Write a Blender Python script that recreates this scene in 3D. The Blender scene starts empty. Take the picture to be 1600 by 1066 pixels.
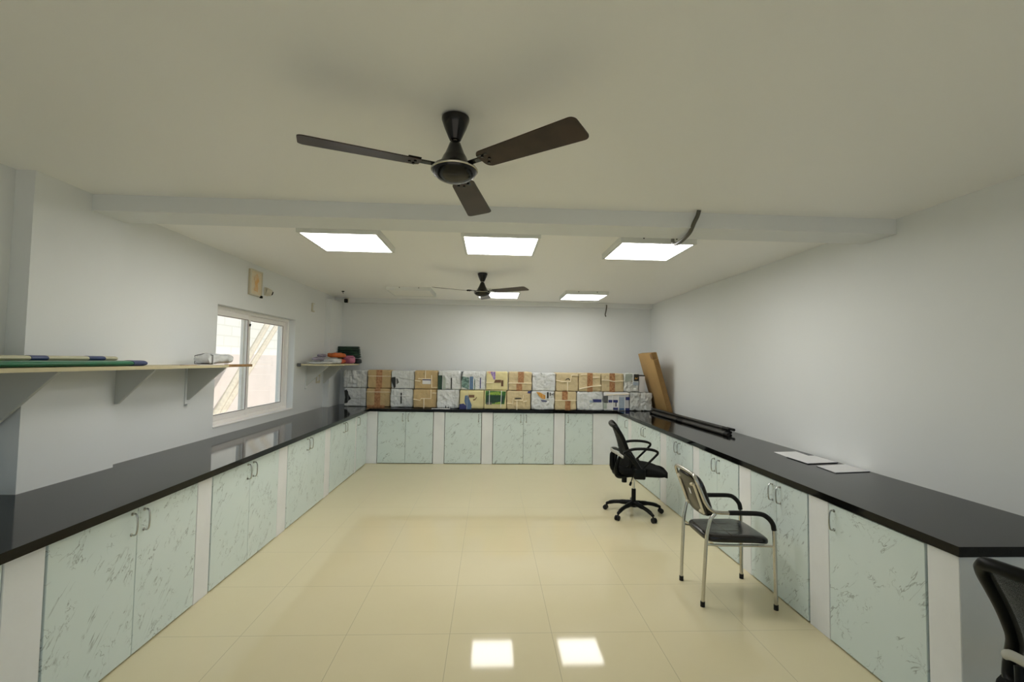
import bpy, bmesh, math, random
from mathutils import Vector, Matrix, noise
C = bpy.context.scene
COL = C.collection
PI = math.pi
R = math.radians

# ------------------------------------------------------------------ camera
cam_d = bpy.data.cameras.new('camera')
cam_d.sensor_width = 36.0
cam_d.lens = 716.3246 / 1600 * 36.0
cam_d.clip_start = 0.02
cam_o = bpy.data.objects.new('camera', cam_d)
COL.objects.link(cam_o)
YAW, PITCH, ROLL = 0.0456, 0.044, 0.0158
fw = Vector((math.sin(YAW) * math.cos(PITCH), math.cos(YAW) * math.cos(PITCH), math.sin(PITCH)))
r0 = Vector((math.cos(YAW), -math.sin(YAW), 0))
u0 = r0.cross(fw)
rr = math.cos(ROLL) * r0 + math.sin(ROLL) * u0
uu = -math.sin(ROLL) * r0 + math.cos(ROLL) * u0
cam_o.matrix_world = Matrix(((rr.x, uu.x, -fw.x, 0.0), (rr.y, uu.y, -fw.y, 0.0), (rr.z, uu.z, -fw.z, 1.6735), (0, 0, 0, 1)))
C.camera = cam_o

# ------------------------------------------------------------------ world, sun, exposure
PANEL_STRENGTH = 14.5       # near row; the far row is weaker
w = bpy.data.worlds.new('sky')
C.world = w
w.use_nodes = True
bg = w.node_tree.nodes['Background']
bg.inputs['Color'].default_value = (0.62, 0.85, 1.0, 1)
bg.inputs['Strength'].default_value = 0.8
sun_d = bpy.data.lights.new('sun', 'SUN')
sun_d.energy = 4.3
sun_d.angle = R(1.0)
sun_d.color = (1.0, 0.95, 0.87)
sun_o = bpy.data.objects.new('sun', sun_d)
COL.objects.link(sun_o)
sun_o.rotation_euler = Vector((-1.0, -0.25, -1.35)).to_track_quat('-Z', 'Y').to_euler()
sun_o.location = (8, 2, 9)
vs = C.view_settings
vs.view_transform = 'Standard'
vs.look = 'None'
vs.gamma = 1.0
vs.use_curve_mapping = False
vs.exposure = 0.05
C.cycles.max_bounces = 10
C.cycles.diffuse_bounces = 6
C.cycles.glossy_bounces = 4
C.cycles.transparent_max_bounces = 12
C.cycles.sample_clamp_indirect = 6.0
C.cycles.use_denoising = True

# ------------------------------------------------------------------ materials
def srgb(r, g, b):
    f = lambda c: (c / 255 / 12.92) if c / 255 <= 0.04045 else ((c / 255 + 0.055) / 1.055) ** 2.4
    return (f(r), f(g), f(b))

class NT:
    def __init__(s, name):
        s.m = bpy.data.materials.new(name)
        s.m.use_nodes = True
        s.t = s.m.node_tree
        s.b = s.t.nodes['Principled BSDF']
        s.out = s.t.nodes['Material Output']
    def n(s, typ, **kw):
        x = s.t.nodes.new(typ)
        for k, v in kw.items():
            if k in ('inp',):
                for kk, vv in v.items():
                    x.inputs[kk].default_value = vv
            else:
                setattr(x, k, v)
        return x
    def l(s, a, b):
        s.t.links.new(a, b)
    def math(s, op, a, b=None, clamp=False):
        x = s.n('ShaderNodeMath', operation=op, use_clamp=clamp)
        for i, v in enumerate((a, b)):
            if v is None:
                continue
            if isinstance(v, (int, float)):
                x.inputs[i].default_value = v
            else:
                s.l(v, x.inputs[i])
        return x.outputs[0]
    def mix(s, fac, a, b):
        x = s.n('ShaderNodeMix', data_type='RGBA')
        for sock, v in ((x.inputs[0], fac), (x.inputs[6], a), (x.inputs[7], b)):
            if isinstance(v, (int, float)):
                sock.default_value = v
            elif isinstance(v, tuple):
                sock.default_value = (*v[:3], 1)
            else:
                s.l(v, sock)
        return x.outputs[2]
    def pos(s):
        return s.n('ShaderNodeNewGeometry').outputs['Position']

def mat(name, col, rough=0.5, metal=0.0, var=0.0, vscale=6.0, bump=0.0, bscale=40.0, spec=0.5, coat=0.0, col2=None, obj=False, bdist=0.01):
    k = NT(name)
    b = k.b
    b.inputs['Roughness'].default_value = rough
    b.inputs['Metallic'].default_value = metal
    b.inputs['Specular IOR Level'].default_value = spec
    b.inputs['Coat Weight'].default_value = coat
    b.inputs['Base Color'].default_value = (*col, 1)
    co = k.n('ShaderNodeTexCoord').outputs['Object'] if obj else k.pos()
    if var or col2:
        nz = k.n('ShaderNodeTexNoise', inp={'Scale': vscale, 'Detail': 4.0})
        k.l(co, nz.inputs['Vector'])
        c2 = col2 or tuple(c * (1 - var) for c in col)
        mp = k.n('ShaderNodeMapRange', inp={'From Min': 0.35, 'From Max': 0.65})
        k.l(nz.outputs['Fac'], mp.inputs['Value'])
        k.l(k.mix(mp.outputs[0], col, c2), b.inputs['Base Color'])
    if bump:
        nb = k.n('ShaderNodeTexNoise', inp={'Scale': bscale, 'Detail': 3.0})
        k.l(co, nb.inputs['Vector'])
        bp = k.n('ShaderNodeBump', inp={'Strength': bump, 'Distance': bdist})
        k.l(nb.outputs['Fac'], bp.inputs['Height'])
        k.l(bp.outputs[0], b.inputs['Normal'])
    return k.m

def emit(name, col, strength):
    k = NT(name)
    k.b.inputs['Base Color'].default_value = (*col, 1)
    k.b.inputs['Emission Color'].default_value = (*col, 1)
    k.b.inputs['Emission Strength'].default_value = strength
    return k.m

def tile_material():
    k = NT('polished_floor_tile')
    b = k.b
    sep = k.n('ShaderNodeSeparateXYZ')
    k.l(k.pos(), sep.inputs[0])
    def grid(sock, off, size):
        t = k.math('DIVIDE', k.math('SUBTRACT', sock, off), size)
        fr = k.math('FRACT', t)
        d = k.math('MINIMUM', fr, k.math('SUBTRACT', 1.0, fr))
        return k.math('LESS_THAN', k.math('MULTIPLY', d, size), 0.0016), k.math('FLOOR', t)
    gx, ix = grid(sep.outputs[0], -0.22 - 62.5, 0.625)
    gy, iy = grid(sep.outputs[1], 2.895 - 60.5, 0.605)
    g = k.math('MAXIMUM', gx, gy)
    cell = k.n('ShaderNodeCombineXYZ')
    k.l(ix, cell.inputs[0]); k.l(iy, cell.inputs[1])
    wn = k.n('ShaderNodeTexWhiteNoise', noise_dimensions='3D')
    k.l(cell.outputs[0], wn.inputs[0])
    nz = k.n('ShaderNodeTexNoise', inp={'Scale': 1.6, 'Detail': 6.0, 'Roughness': 0.6})
    k.l(k.pos(), nz.inputs['Vector'])
    base = k.mix(nz.outputs['Fac'], srgb(222, 212, 178), srgb(214, 203, 166))
    base = k.mix(k.math('MULTIPLY', wn.outputs['Value'], 0.35), base, srgb(216, 206, 172))
    base = k.mix(k.math('MULTIPLY', g, 0.6), base, srgb(112, 102, 72))
    k.l(base, b.inputs['Base Color'])
    k.l(k.math('ADD', 0.055, k.math('MULTIPLY', g, 0.4)), b.inputs['Roughness'])
    b.inputs['Specular IOR Level'].default_value = 0.5
    return k.m

def laminate_material():
    k = NT('marbled_laminate')
    b = k.b
    co = k.n('ShaderNodeTexCoord').outputs['Object']
    oi = k.n('ShaderNodeObjectInfo')
    off = k.n('ShaderNodeCombineXYZ')
    k.l(k.math('MULTIPLY', oi.outputs['Random'], 17.0), off.inputs[0])
    k.l(k.math('MULTIPLY', oi.outputs['Random'], 31.0), off.inputs[1])
    ad = k.n('ShaderNodeVectorMath', operation='ADD')
    k.l(co, ad.inputs[0]); k.l(off.outputs[0], ad.inputs[1])
    m1 = k.n('ShaderNodeMapping'); m1.inputs['Rotation'].default_value = (0, R(-38), 0)
    k.l(ad.outputs[0], m1.inputs['Vector'])
    m2 = k.n('ShaderNodeMapping'); m2.inputs['Scale'].default_value = (10.0, 4.0, 2.6)
    k.l(m1.outputs[0], m2.inputs['Vector'])
    n1 = k.n('ShaderNodeTexNoise', inp={'Scale': 1.0, 'Detail': 4.0, 'Roughness': 0.6, 'Distortion': 0.5})
    k.l(m2.outputs[0], n1.inputs['Vector'])
    vein = k.math('SUBTRACT', 1.0, k.math('DIVIDE', k.math('ABSOLUTE', k.math('SUBTRACT', n1.outputs['Fac'], 0.5)), 0.012), clamp=True)
    n2 = k.n('ShaderNodeTexNoise', inp={'Scale': 7.0, 'Detail': 2.0})
    k.l(ad.outputs[0], n2.inputs['Vector'])
    mk = k.n('ShaderNodeMapRange', inp={'From Min': 0.47, 'From Max': 0.58})
    k.l(n2.outputs['Fac'], mk.inputs['Value'])
    n4 = k.n('ShaderNodeTexNoise', inp={'Scale': 19.0, 'Detail': 3.0, 'Distortion': 0.4})
    k.l(ad.outputs[0], n4.inputs['Vector'])
    v4 = k.math('SUBTRACT', 1.0, k.math('DIVIDE', k.math('ABSOLUTE', k.math('SUBTRACT', n4.outputs['Fac'], 0.5)), 0.016), clamp=True)
    mk4 = k.n('ShaderNodeMapRange', inp={'From Min': 0.57, 'From Max': 0.65})
    n5 = k.n('ShaderNodeTexNoise', inp={'Scale': 8.5, 'Detail': 1.0})
    k.l(ad.outputs[0], n5.inputs['Vector']); k.l(n5.outputs['Fac'], mk4.inputs['Value'])
    v = k.math('MAXIMUM', k.math('MULTIPLY', vein, mk.outputs[0]), k.math('MULTIPLY', v4, mk4.outputs[0]))
    n3 = k.n('ShaderNodeTexNoise', inp={'Scale': 2.2, 'Detail': 3.0})
    k.l(ad.outputs[0], n3.inputs['Vector'])
    base = k.mix(n3.outputs['Fac'], srgb(210, 225, 224), srgb(221, 232, 231))
    col = k.mix(k.math('MULTIPLY', v, 0.68), base, srgb(96, 110, 104))
    k.l(col, b.inputs['Base Color'])
    b.inputs['Roughness'].default_value = 0.32
    return k.m

def granite_material():
    k = NT('black_granite')
    b = k.b
    vo = k.n('ShaderNodeTexNoise', inp={'Scale': 220.0, 'Detail': 2.0})
    k.l(k.pos(), vo.inputs['Vector'])
    mp = k.n('ShaderNodeMapRange', inp={'From Min': 0.62, 'From Max': 0.75})
    k.l(vo.outputs['Fac'], mp.inputs['Value'])
    k.l(k.mix(mp.outputs[0], (0.004, 0.004, 0.0036), (0.02, 0.019, 0.018)), b.inputs['Base Color'])
    b.inputs['Roughness'].default_value = 0.08
    b.inputs['Specular IOR Level'].default_value = 0.20
    return k.m

def glass_material():
    k = NT('window_glass')
    tr = k.n('ShaderNodeBsdfTransparent', inp={'Color': (0.97, 0.98, 0.97, 1)})
    gl = k.n('ShaderNodeBsdfGlossy', inp={'Roughness': 0.02})
    lw = k.n('ShaderNodeLayerWeight', inp={'Blend': 0.5})
    fac = k.math('ADD', 0.035, k.math('MULTIPLY', k.math('POWER', lw.outputs['Facing'], 5.0), 0.9))
    mx = k.n('ShaderNodeMixShader')
    k.l(fac, mx.inputs[0]); k.l(tr.outputs[0], mx.inputs[1]); k.l(gl.outputs[0], mx.inputs[2])
    k.l(mx.outputs[0], k.out.inputs['Surface'])
    return k.m

def mesh_fabric_material():
    k = NT('black_chair_mesh')
    b = k.b
    b.inputs['Base Color'].default_value = (0.006, 0.007, 0.006, 1)
    b.inputs['Roughness'].default_value = 0.7
    co = k.n('ShaderNodeTexCoord').outputs['Object']
    sep = k.n('ShaderNodeSeparateXYZ')
    k.l(co, sep.inputs[0])
    def cells(a):
        fr = k.math('FRACT', k.math('MULTIPLY', a, 260.0))
        return k.math('GREATER_THAN', fr, 0.42)
    s1 = k.math('ADD', sep.outputs[1], sep.outputs[2]); s2 = k.math('SUBTRACT', sep.outputs[1], sep.outputs[2])
    hole = k.math('MULTIPLY', cells(s1), cells(s2))
    k.l(k.math('SUBTRACT', 1.0, hole), b.inputs['Alpha'])
    return k.m

def block_material():
    k = NT('concrete_blocks')
    b = k.b
    sep = k.n('ShaderNodeSeparateXYZ'); k.l(k.pos(), sep.inputs[0])
    cb = k.n('ShaderNodeCombineXYZ')
    k.l(sep.outputs[1], cb.inputs[0]); k.l(sep.outputs[2], cb.inputs[1])
    br = k.n('ShaderNodeTexBrick', inp={'Scale': 1.0, 'Mortar Size': 0.018, 'Brick Width': 0.62, 'Row Height': 0.24,
             'Color1': (0.80, 0.78, 0.74, 1), 'Color2': (0.76, 0.74, 0.70, 1), 'Mortar': (0.68, 0.66, 0.62, 1)})
    k.l(cb.outputs[0], br.inputs['Vector'])
    k.l(br.outputs['Color'], b.inputs['Base Color'])
    b.inputs['Roughness'].default_value = 0.9
    return k.m

M = {}
M['wall'] = mat('wall_paint', srgb(228, 231, 232), 0.55, var=0.015, vscale=1.2, bump=0.02, bscale=60)
M['ceiling'] = mat('ceiling_paint', srgb(247, 247, 245), 0.45, var=0.01, vscale=0.8)
M['pier'] = mat('pier_plaster', srgb(234, 236, 238), 0.5, var=0.05, vscale=4.0, bump=0.05, bscale=35)
M['floor'] = tile_material()
M['laminate'] = laminate_material()
M['granite'] = granite_material()
M['gap_shade'] = mat('cabinet_gap_shade', (0.05, 0.05, 0.045), 0.8)  # carcass coloured dark so the gaps round the doors read as shade
M['chrome'] = mat('chrome', (0.62, 0.60, 0.54), 0.18, 1.0)
M['steel'] = mat('brushed_steel', (0.60, 0.58, 0.53), 0.16, 1.0, var=0.06, vscale=30)
M['handle'] = mat('cabinet_handle_metal', (0.46, 0.46, 0.44), 0.25, 1.0)
M['black'] = mat('black_plastic', (0.004, 0.0046, 0.004), 0.36, spec=0.16)
M['rubber'] = mat('black_rubber', (0.007, 0.007, 0.007), 0.55, spec=0.3)
M['fabric'] = mat('black_seat_fabric', (0.005, 0.0055, 0.005), 0.9, spec=0.2, var=0.3, vscale=90, bump=0.2, bscale=300)
M['mesh'] = mesh_fabric_material()
M['grey_bar'] = mat('grey_lumbar_plastic', (0.42, 0.42, 0.38), 0.4)
M['leather'] = mat('black_leatherette', (0.016, 0.014, 0.012), 0.22, bump=0.12, bscale=25, var=0.3, vscale=8)
M['back_panel'] = mat('brown_back_panel', (0.055, 0.048, 0.028), 0.3, var=0.3, vscale=9)
M['cream_plastic'] = mat('cream_plastic', srgb(205, 196, 172), 0.4)
M['fan'] = mat('brown_fan_enamel', (0.042, 0.023, 0.016), 0.34, 0.0, var=0.45, vscale=11, coat=0.0, spec=0.25, obj=True)
M['fan_dark'] = mat('dark_fan_enamel', (0.008, 0.007, 0.006), 0.16, spec=0.4)
M['fan_ring'] = mat('fan_trim_metal', (0.50, 0.48, 0.42), 0.25, 1.0)
M['led_frame'] = mat('light_frame', srgb(225, 227, 224), 0.4)
M['led'] = emit('lit_diffuser', (1.0, 0.982, 0.94), PANEL_STRENGTH)
M['led_far'] = emit('lit_diffuser_far_row', (1.0, 0.982, 0.94), PANEL_STRENGTH * 0.64)
M['led_off'] = mat('unlit_diffuser', srgb(240, 239, 232), 0.35)
M['screw'] = mat('dark_screw', (0.03, 0.03, 0.03), 0.4, 0.6)
M['upvc'] = mat('white_window_frame', srgb(247, 244, 241), 0.35)
M['gasket'] = mat('brown_gasket', (0.12, 0.05, 0.035), 0.6)
M['glass'] = glass_material()
M['blocks'] = block_material()
M['ground'] = mat('dry_ground', srgb(205, 190, 175), 0.9, var=0.1, vscale=2)
M['timber'] = mat('pale_timber', srgb(222, 208, 190), 0.7, var=0.15, vscale=14)
M['sheet_out'] = mat('pinkish_render', srgb(226, 214, 209), 0.9, var=0.05, vscale=2)
M['shelf_board'] = mat('cream_shelf_board', srgb(204, 194, 158), 0.5, var=0.08, vscale=10)
M['bracket'] = mat('shelf_bracket_paint', srgb(203, 205, 200), 0.5, var=0.03, vscale=3)
M['batten'] = mat('brown_batten', srgb(160, 124, 80), 0.6, var=0.2, vscale=25)
M['green'] = mat('green_plastic', srgb(24, 118, 84), 0.3, var=0.25, vscale=12, coat=0.2)
M['cream_roll'] = mat('pale_roll_sheet', srgb(206, 203, 172), 0.4, var=0.08, vscale=20)
M['navy'] = mat('navy_sleeve', srgb(52, 70, 120), 0.35, var=0.2, vscale=30)
M['plastic_white'] = mat('white_plastic_film', srgb(212, 214, 214), 0.25, var=0.12, vscale=22, bump=0.5, bscale=28)
M['paper'] = mat('white_paper', srgb(222, 222, 224), 0.6, var=0.02, vscale=5)
M['orange'] = mat('orange_cloth', srgb(205, 105, 40), 0.55, var=0.25, vscale=25)
M['orange_red'] = mat('red_orange_cloth', srgb(196, 88, 52), 0.55, var=0.2, vscale=25)
M['pink'] = mat('pink_plastic_bag', srgb(196, 118, 150), 0.35, var=0.2, vscale=25, bump=0.4, bscale=30)
M['dark_green'] = mat('dark_green_sheet', srgb(18, 62, 42), 0.3, var=0.4, vscale=22, col2=srgb(12, 38, 30))
M['dark_bag'] = mat('black_plastic_bag', srgb(30, 38, 40), 0.3, bump=0.4, bscale=30)
M['lilac'] = mat('lilac_grey_roll', srgb(150, 142, 158), 0.5, var=0.2, vscale=30)
M['carton'] = mat('brown_cardboard', srgb(178, 144, 92), 0.75, var=0.08, vscale=7)
M['carton_edge'] = mat('cardboard_edge', srgb(150, 116, 68), 0.8, var=0.12, vscale=20)
M['kraft'] = mat('kraft_paper', srgb(200, 174, 128), 0.6, var=0.12, vscale=9, bump=0.7, bscale=18, bdist=0.02)
M['kraft_pale'] = mat('pale_kraft_paper', srgb(209, 191, 152), 0.6, var=0.1, vscale=9, bump=0.7, bscale=18, bdist=0.02)
M['white_wrap'] = mat('white_wrapping', srgb(218, 221, 222), 0.32, var=0.10, vscale=14, bump=1.0, bscale=15, bdist=0.035)
M['silver_wrap'] = mat('silver_white_film', srgb(222, 225, 222), 0.2, var=0.12, vscale=12, bump=1.0, bscale=13, bdist=0.05)
M['cream_wrap'] = mat('cream_wrapping', srgb(222, 211, 160), 0.5, var=0.08, vscale=9, bump=0.4, bscale=18)
M['tape'] = mat('brown_tape', srgb(186, 140, 96), 0.3, var=0.35, vscale=38, col2=srgb(144, 96, 60))
M['cord'] = mat('cream_cord', srgb(240, 229, 204), 0.7)
M['cord_grey'] = mat('grey_cord', srgb(150, 152, 150), 0.7)
M['cord_white'] = mat('white_cord', srgb(228, 230, 230), 0.6)
M['ink_black'] = mat('black_print', srgb(28, 30, 28), 0.4, var=0.2, vscale=40)
M['ink_navy'] = mat('navy_print', srgb(48, 54, 112), 0.4)
M['ink_blue'] = mat('blue_print', srgb(92, 122, 158), 0.4, var=0.25, vscale=25)
M['ink_steel'] = mat('pale_blue_print', srgb(168, 182, 198), 0.4, var=0.1, vscale=20)
M['ink_purple'] = mat('purple_print', srgb(112, 78, 158), 0.4, var=0.3, vscale=60, col2=srgb(170, 150, 200))
M['ink_orange'] = mat('orange_print', srgb(206, 150, 62), 0.4, var=0.2, vscale=40)
M['ink_pink'] = mat('salmon_print', srgb(222, 170, 150), 0.4)
M['ink_brown'] = mat('brown_print', srgb(112, 78, 52), 0.4, var=0.2, vscale=30)
M['ink_green'] = mat('green_photo_print', srgb(70, 126, 50), 0.4, vscale=24, col2=srgb(28, 74, 30))
M['ink_dkgreen'] = mat('dark_green_print', srgb(16, 48, 32), 0.4, vscale=26, col2=srgb(26, 66, 44))
M['ink_lime'] = mat('lime_photo_print', srgb(170, 190, 80), 0.4, vscale=40, col2=srgb(90, 140, 50))
M['ink_teal'] = mat('teal_photo_print', srgb(40, 72, 70), 0.4, vscale=30, col2=srgb(130, 160, 150))
M['ink_grey'] = mat('grey_print', srgb(96, 98, 96), 0.4, var=0.2, vscale=30)
M['ink_sage'] = mat('sage_print', srgb(170, 180, 170), 0.4, var=0.15, vscale=10)
M['ink_gold'] = mat('gold_print', srgb(190, 150, 70), 0.4)
M['folder_black'] = mat('dark_folder', (0.02, 0.02, 0.03), 0.4)
M['conduit'] = mat('grey_conduit', srgb(92, 90, 80), 0.5)
M['pipe'] = mat('black_pipe', (0.022, 0.021, 0.019), 0.3)
M['plaque'] = mat('plaque_frame', srgb(196, 186, 160), 0.4)
M['plaque_pic'] = mat('plaque_picture', srgb(226, 214, 190), 0.35, vscale=16, col2=srgb(222, 204, 172))
M['amber'] = mat('amber_picture', srgb(226, 176, 104), 0.3, vscale=14, col2=srgb(222, 196, 156))
M['ivory'] = mat('ivory_plastic', srgb(212, 206, 186), 0.45)

# ------------------------------------------------------------------ mesh building
class MB:
    def __init__(s):
        s.bm = bmesh.new()
    def box(s, lo, hi, bev=0.0, seg=2):
        t = bmesh.new()
        bmesh.ops.create_cube(t, size=1.0)
        lo, hi = Vector(lo), Vector(hi)
        c, d = (lo + hi) / 2, hi - lo
        for v in t.verts:
            v.co = Vector((c.x + v.co.x * d.x, c.y + v.co.y * d.y, c.z + v.co.z * d.z))
        if bev:
            bmesh.ops.bevel(t, geom=t.edges[:], offset=bev, segments=seg, profile=0.5, affect='EDGES')
        return s.merge(t)
    def merge(s, t, mtx=None):
        if mtx is not None:
            t.transform(mtx)
        vm = {}
        for v in t.verts:
            vm[v] = s.bm.verts.new(v.co)
        for f in t.faces:
            try:
                s.bm.faces.new([vm[v] for v in f.verts])
            except ValueError:
                pass
        t.free()
        return s
    def add(s, vs_, fs):
        vv = [s.bm.verts.new(v) for v in vs_]
        for f in fs:
            try:
                s.bm.faces.new([vv[i] for i in f])
            except ValueError:
                pass
        return s
    def tube(s, pts, r, n=10, closed=False, cap=True, smooth=0, squash=None):
        P = [Vector(p) for p in pts]
        if smooth:
            P = spline(P, smooth, closed)
        rs = r if isinstance(r, (list, tuple)) else None
        N = len(P)
        T = []
        for i in range(N):
            a = P[(i - 1) % N] if closed or i > 0 else P[i]
            b = P[(i + 1) % N] if closed or i < N - 1 else P[i]
            T.append((b - a).normalized())
        up = Vector((0, 0, 1)) if abs(T[0].z) < 0.9 else Vector((1, 0, 0))
        nrm = (up - T[0] * up.dot(T[0])).normalized()
        ring, vs_, fs = [], [], []
        for i in range(N):
            nrm = (nrm - T[i] * nrm.dot(T[i])).normalized()
            bn = T[i].cross(nrm)
            rad = r if rs is None else rs[0] + (rs[-1] - rs[0]) * i / (N - 1) if len(rs) == 2 else rs[min(len(rs) - 1, int(round(i * (len(rs) - 1) / (N - 1))))]
            for j in range(n):
                a = 2 * PI * j / n
                o = nrm * math.cos(a) + bn * math.sin(a)
                if squash:
                    o = Vector((o.x * squash[0], o.y * squash[1], o.z * squash[2]))
                vs_.append(P[i] + o * rad)
        for i in range(N if closed else N - 1):
            k = (i + 1) % N
            for j in range(n):
                m = (j + 1) % n
                fs.append((i * n + j, i * n + m, k * n + m, k * n + j))
        if cap and not closed:
            fs.append(tuple(range(n))[::-1])
            fs.append(tuple((N - 1) * n + j for j in range(n)))
        return s.add(vs_, fs)
    def cyl(s, a, b, r, n=20, r2=None):
        return s.tube([a, b], (r, r if r2 is None else r2), n)
    def lathe(s, prof, n=32, c=(0, 0)):
        vs_, fs = [], []
        for (r, z) in prof:
            for j in range(n):
                a = 2 * PI * j / n
                vs_.append((c[0] + r * math.cos(a), c[1] + r * math.sin(a), z))
        m = len(prof)
        for i in range(m - 1):
            for j in range(n):
                k = (j + 1) % n
                fs.append((i * n + j, i * n + k, (i + 1) * n + k, (i + 1) * n + j))
        fs.append(tuple(range(n))[::-1]); fs.append(tuple((m - 1) * n + j for j in range(n)))
        return s.add(vs_, fs)
    def prism(s, poly, d0, d1, axis='y'):
        """poly = 2D points; extruded between d0 and d1 along axis ('y': poly in xz, 'x': poly in yz, 'z': poly in xy)."""
        f = {'y': lambda p, d: (p[0], d, p[1]), 'x': lambda p, d: (d, p[0], p[1]), 'z': lambda p, d: (p[0], p[1], d)}[axis]
        n = len(poly)
        vs_ = [f(p, d0) for p in poly] + [f(p, d1) for p in poly]
        fs = [tuple(range(n)), tuple(range(n, 2 * n))[::-1]]
        fs += [(i, n + i, n + (i + 1) % n, (i + 1) % n) for i in range(n)]
        return s.add(vs_, fs)
    def grid(s, fn, nu, nv, thick=None):
        vs_ = [fn(i / nu, j / nv) for i in range(nu + 1) for j in range(nv + 1)]
        fs = [(i * (nv + 1) + j, (i + 1) * (nv + 1) + j, (i + 1) * (nv + 1) + j + 1, i * (nv + 1) + j + 1) for i in range(nu) for j in range(nv)]
        return s.add(vs_, fs)

def spline(P, k, closed=False):
    out, N = [], len(P)
    segs = N if closed else N - 1
    for i in range(segs):
        p1, p2 = P[i], P[(i + 1) % N]
        p0 = P[(i - 1) % N] if closed or i > 0 else p1 * 2 - p2
        p3 = P[(i + 2) % N] if closed or i < N - 2 else p2 * 2 - p1
        for j in range(k):
            t = j / k
            out.append(0.5 * ((2 * p1) + (p2 - p0) * t + (2 * p0 - 5 * p1 + 4 * p2 - p3) * t * t + (3 * p1 - p0 - 3 * p2 + p3) * t ** 3))
    if not closed:
        out.append(P[-1].copy())
    return out

def obj(name, mb, m, parent=None, smooth=True, solid=0.0, subd=0):
    me = bpy.data.meshes.new(name)
    bmesh.ops.recalc_face_normals(mb.bm, faces=mb.bm.faces[:])
    mb.bm.to_mesh(me)
    mb.bm.free()
    me.materials.append(m)
    if smooth:
        me.polygons.foreach_set('use_smooth', [True] * len(me.polygons))
        try:
            me.set_sharp_from_angle(angle=R(38))
        except Exception:
            pass
    o = bpy.data.objects.new(name, me)
    COL.objects.link(o)
    if parent is not None:
        o.parent = parent
    if solid:
        md = o.modifiers.new('thickness', 'SOLIDIFY'); md.thickness = solid; md.offset = 0
    if subd:
        md = o.modifiers.new('smooth', 'SUBSURF'); md.levels = subd; md.render_levels = subd
    return o

def tag(o, label, cat, group=None):
    o['label'] = label
    o['category'] = cat
    if group:
        o['group'] = group
    return o

def thing(name, label, cat, loc=(0, 0, 0), rz=0.0, group=None):
    o = bpy.data.objects.new(name, None)
    o.empty_display_size = 0.1
    COL.objects.link(o)
    o.location = loc
    o.rotation_euler = (0, 0, rz)
    return tag(o, label, cat, group)

def struct(name, mb=None, m=None, parent=None, smooth=False):
    if mb is None:
        o = bpy.data.objects.new(name, None); COL.objects.link(o)
    else:
        o = obj(name, mb, m, parent, smooth)
    if parent is None:
        o['kind'] = 'structure'
    return o

def copy_thing(src, label=None, loc=None, rz=None, group=None):
    def rec(o, parent):
        c = o.copy(); COL.objects.link(c)
        if parent is not None:
            c.parent = parent
        for ch in [x for x in o.children]:
            rec(ch, c)
        return c
    t = rec(src, None)
    if label: t['label'] = label
    if group: t['group'] = group
    if loc is not None: t.location = loc
    if rz is not None: t.rotation_euler = (0, 0, rz)
    return t

# ------------------------------------------------------------------ setting
HC = 2.736            # ceiling height
XL, XLN, XP, XR, YB, YF = -2.721, -2.762, -2.653, 2.888, 8.17, -1.7
ROOF = 2.90
WY0, WY1, WZ0, WZ1 = 4.672, 6.492, 0.968, 2.198      # window opening
struct('floor', MB().box((-3.0, YF - 0.2, -0.12), (3.1, YB + 0.2, 0.0)), M['floor'])
struct('ceiling', MB().box((-3.0, YF - 0.2, HC), (3.1, YB + 0.2, ROOF)), M['ceiling'])
wl = MB()
wl.box((-2.96, YF, 0.0), (XLN, 2.74, HC))
wl.box((-2.96, 2.74, 0.0), (XL, WY0, HC))
wl.box((-2.96, WY0, 0.0), (XL, WY1, WZ0))
wl.box((-2.96, WY0, WZ1), (XL, WY1, HC))
wl.box((-2.96, WY1, 0.0), (XL, YB, HC))
struct('wall_left', wl, M['wall'])
struct('wall_right', MB().box((XR, YF, 0.0), (XR + 0.2, YB, HC)), M['wall'])
struct('wall_back', MB().box((-2.96, YB, 0.0), (XR + 0.2, YB + 0.2, HC)), M['wall'])
wf = MB()                                             # behind the camera; unseen opening, widened to let in more cool daylight
wf.box((-2.96, YF - 0.2, 0.0), (-2.2, YF, HC))
wf.box((2.3, YF - 0.2, 0.0), (XR + 0.2, YF, HC))
wf.box((-2.2, YF - 0.2, 2.45), (2.3, YF, HC))
struct('wall_front', wf, M['wall'])
struct('trim_1', MB().box((XP, 3.117, 2.627), (XR, 3.40, HC)), M['wall'])              # beam
struct('trim_2', MB().box((XL, 8.06, 2.652), (XR, YB, HC)), M['wall'])                 # band over the back wall
struct('trim_3', MB().box((XL - 0.05, 2.736, 0.0), (XP, 3.40, HC)), M['wall'])         # wall pillar
struct('trim_4', MB().box((XL, 7.62, 0.0), (-2.625, YB, 2.652)), M['wall'])            # corner pillar
gnd = MB().box((-30, -30, -0.3), (30, 30, -0.13))
struct('ground', gnd, M['ground'])

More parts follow.
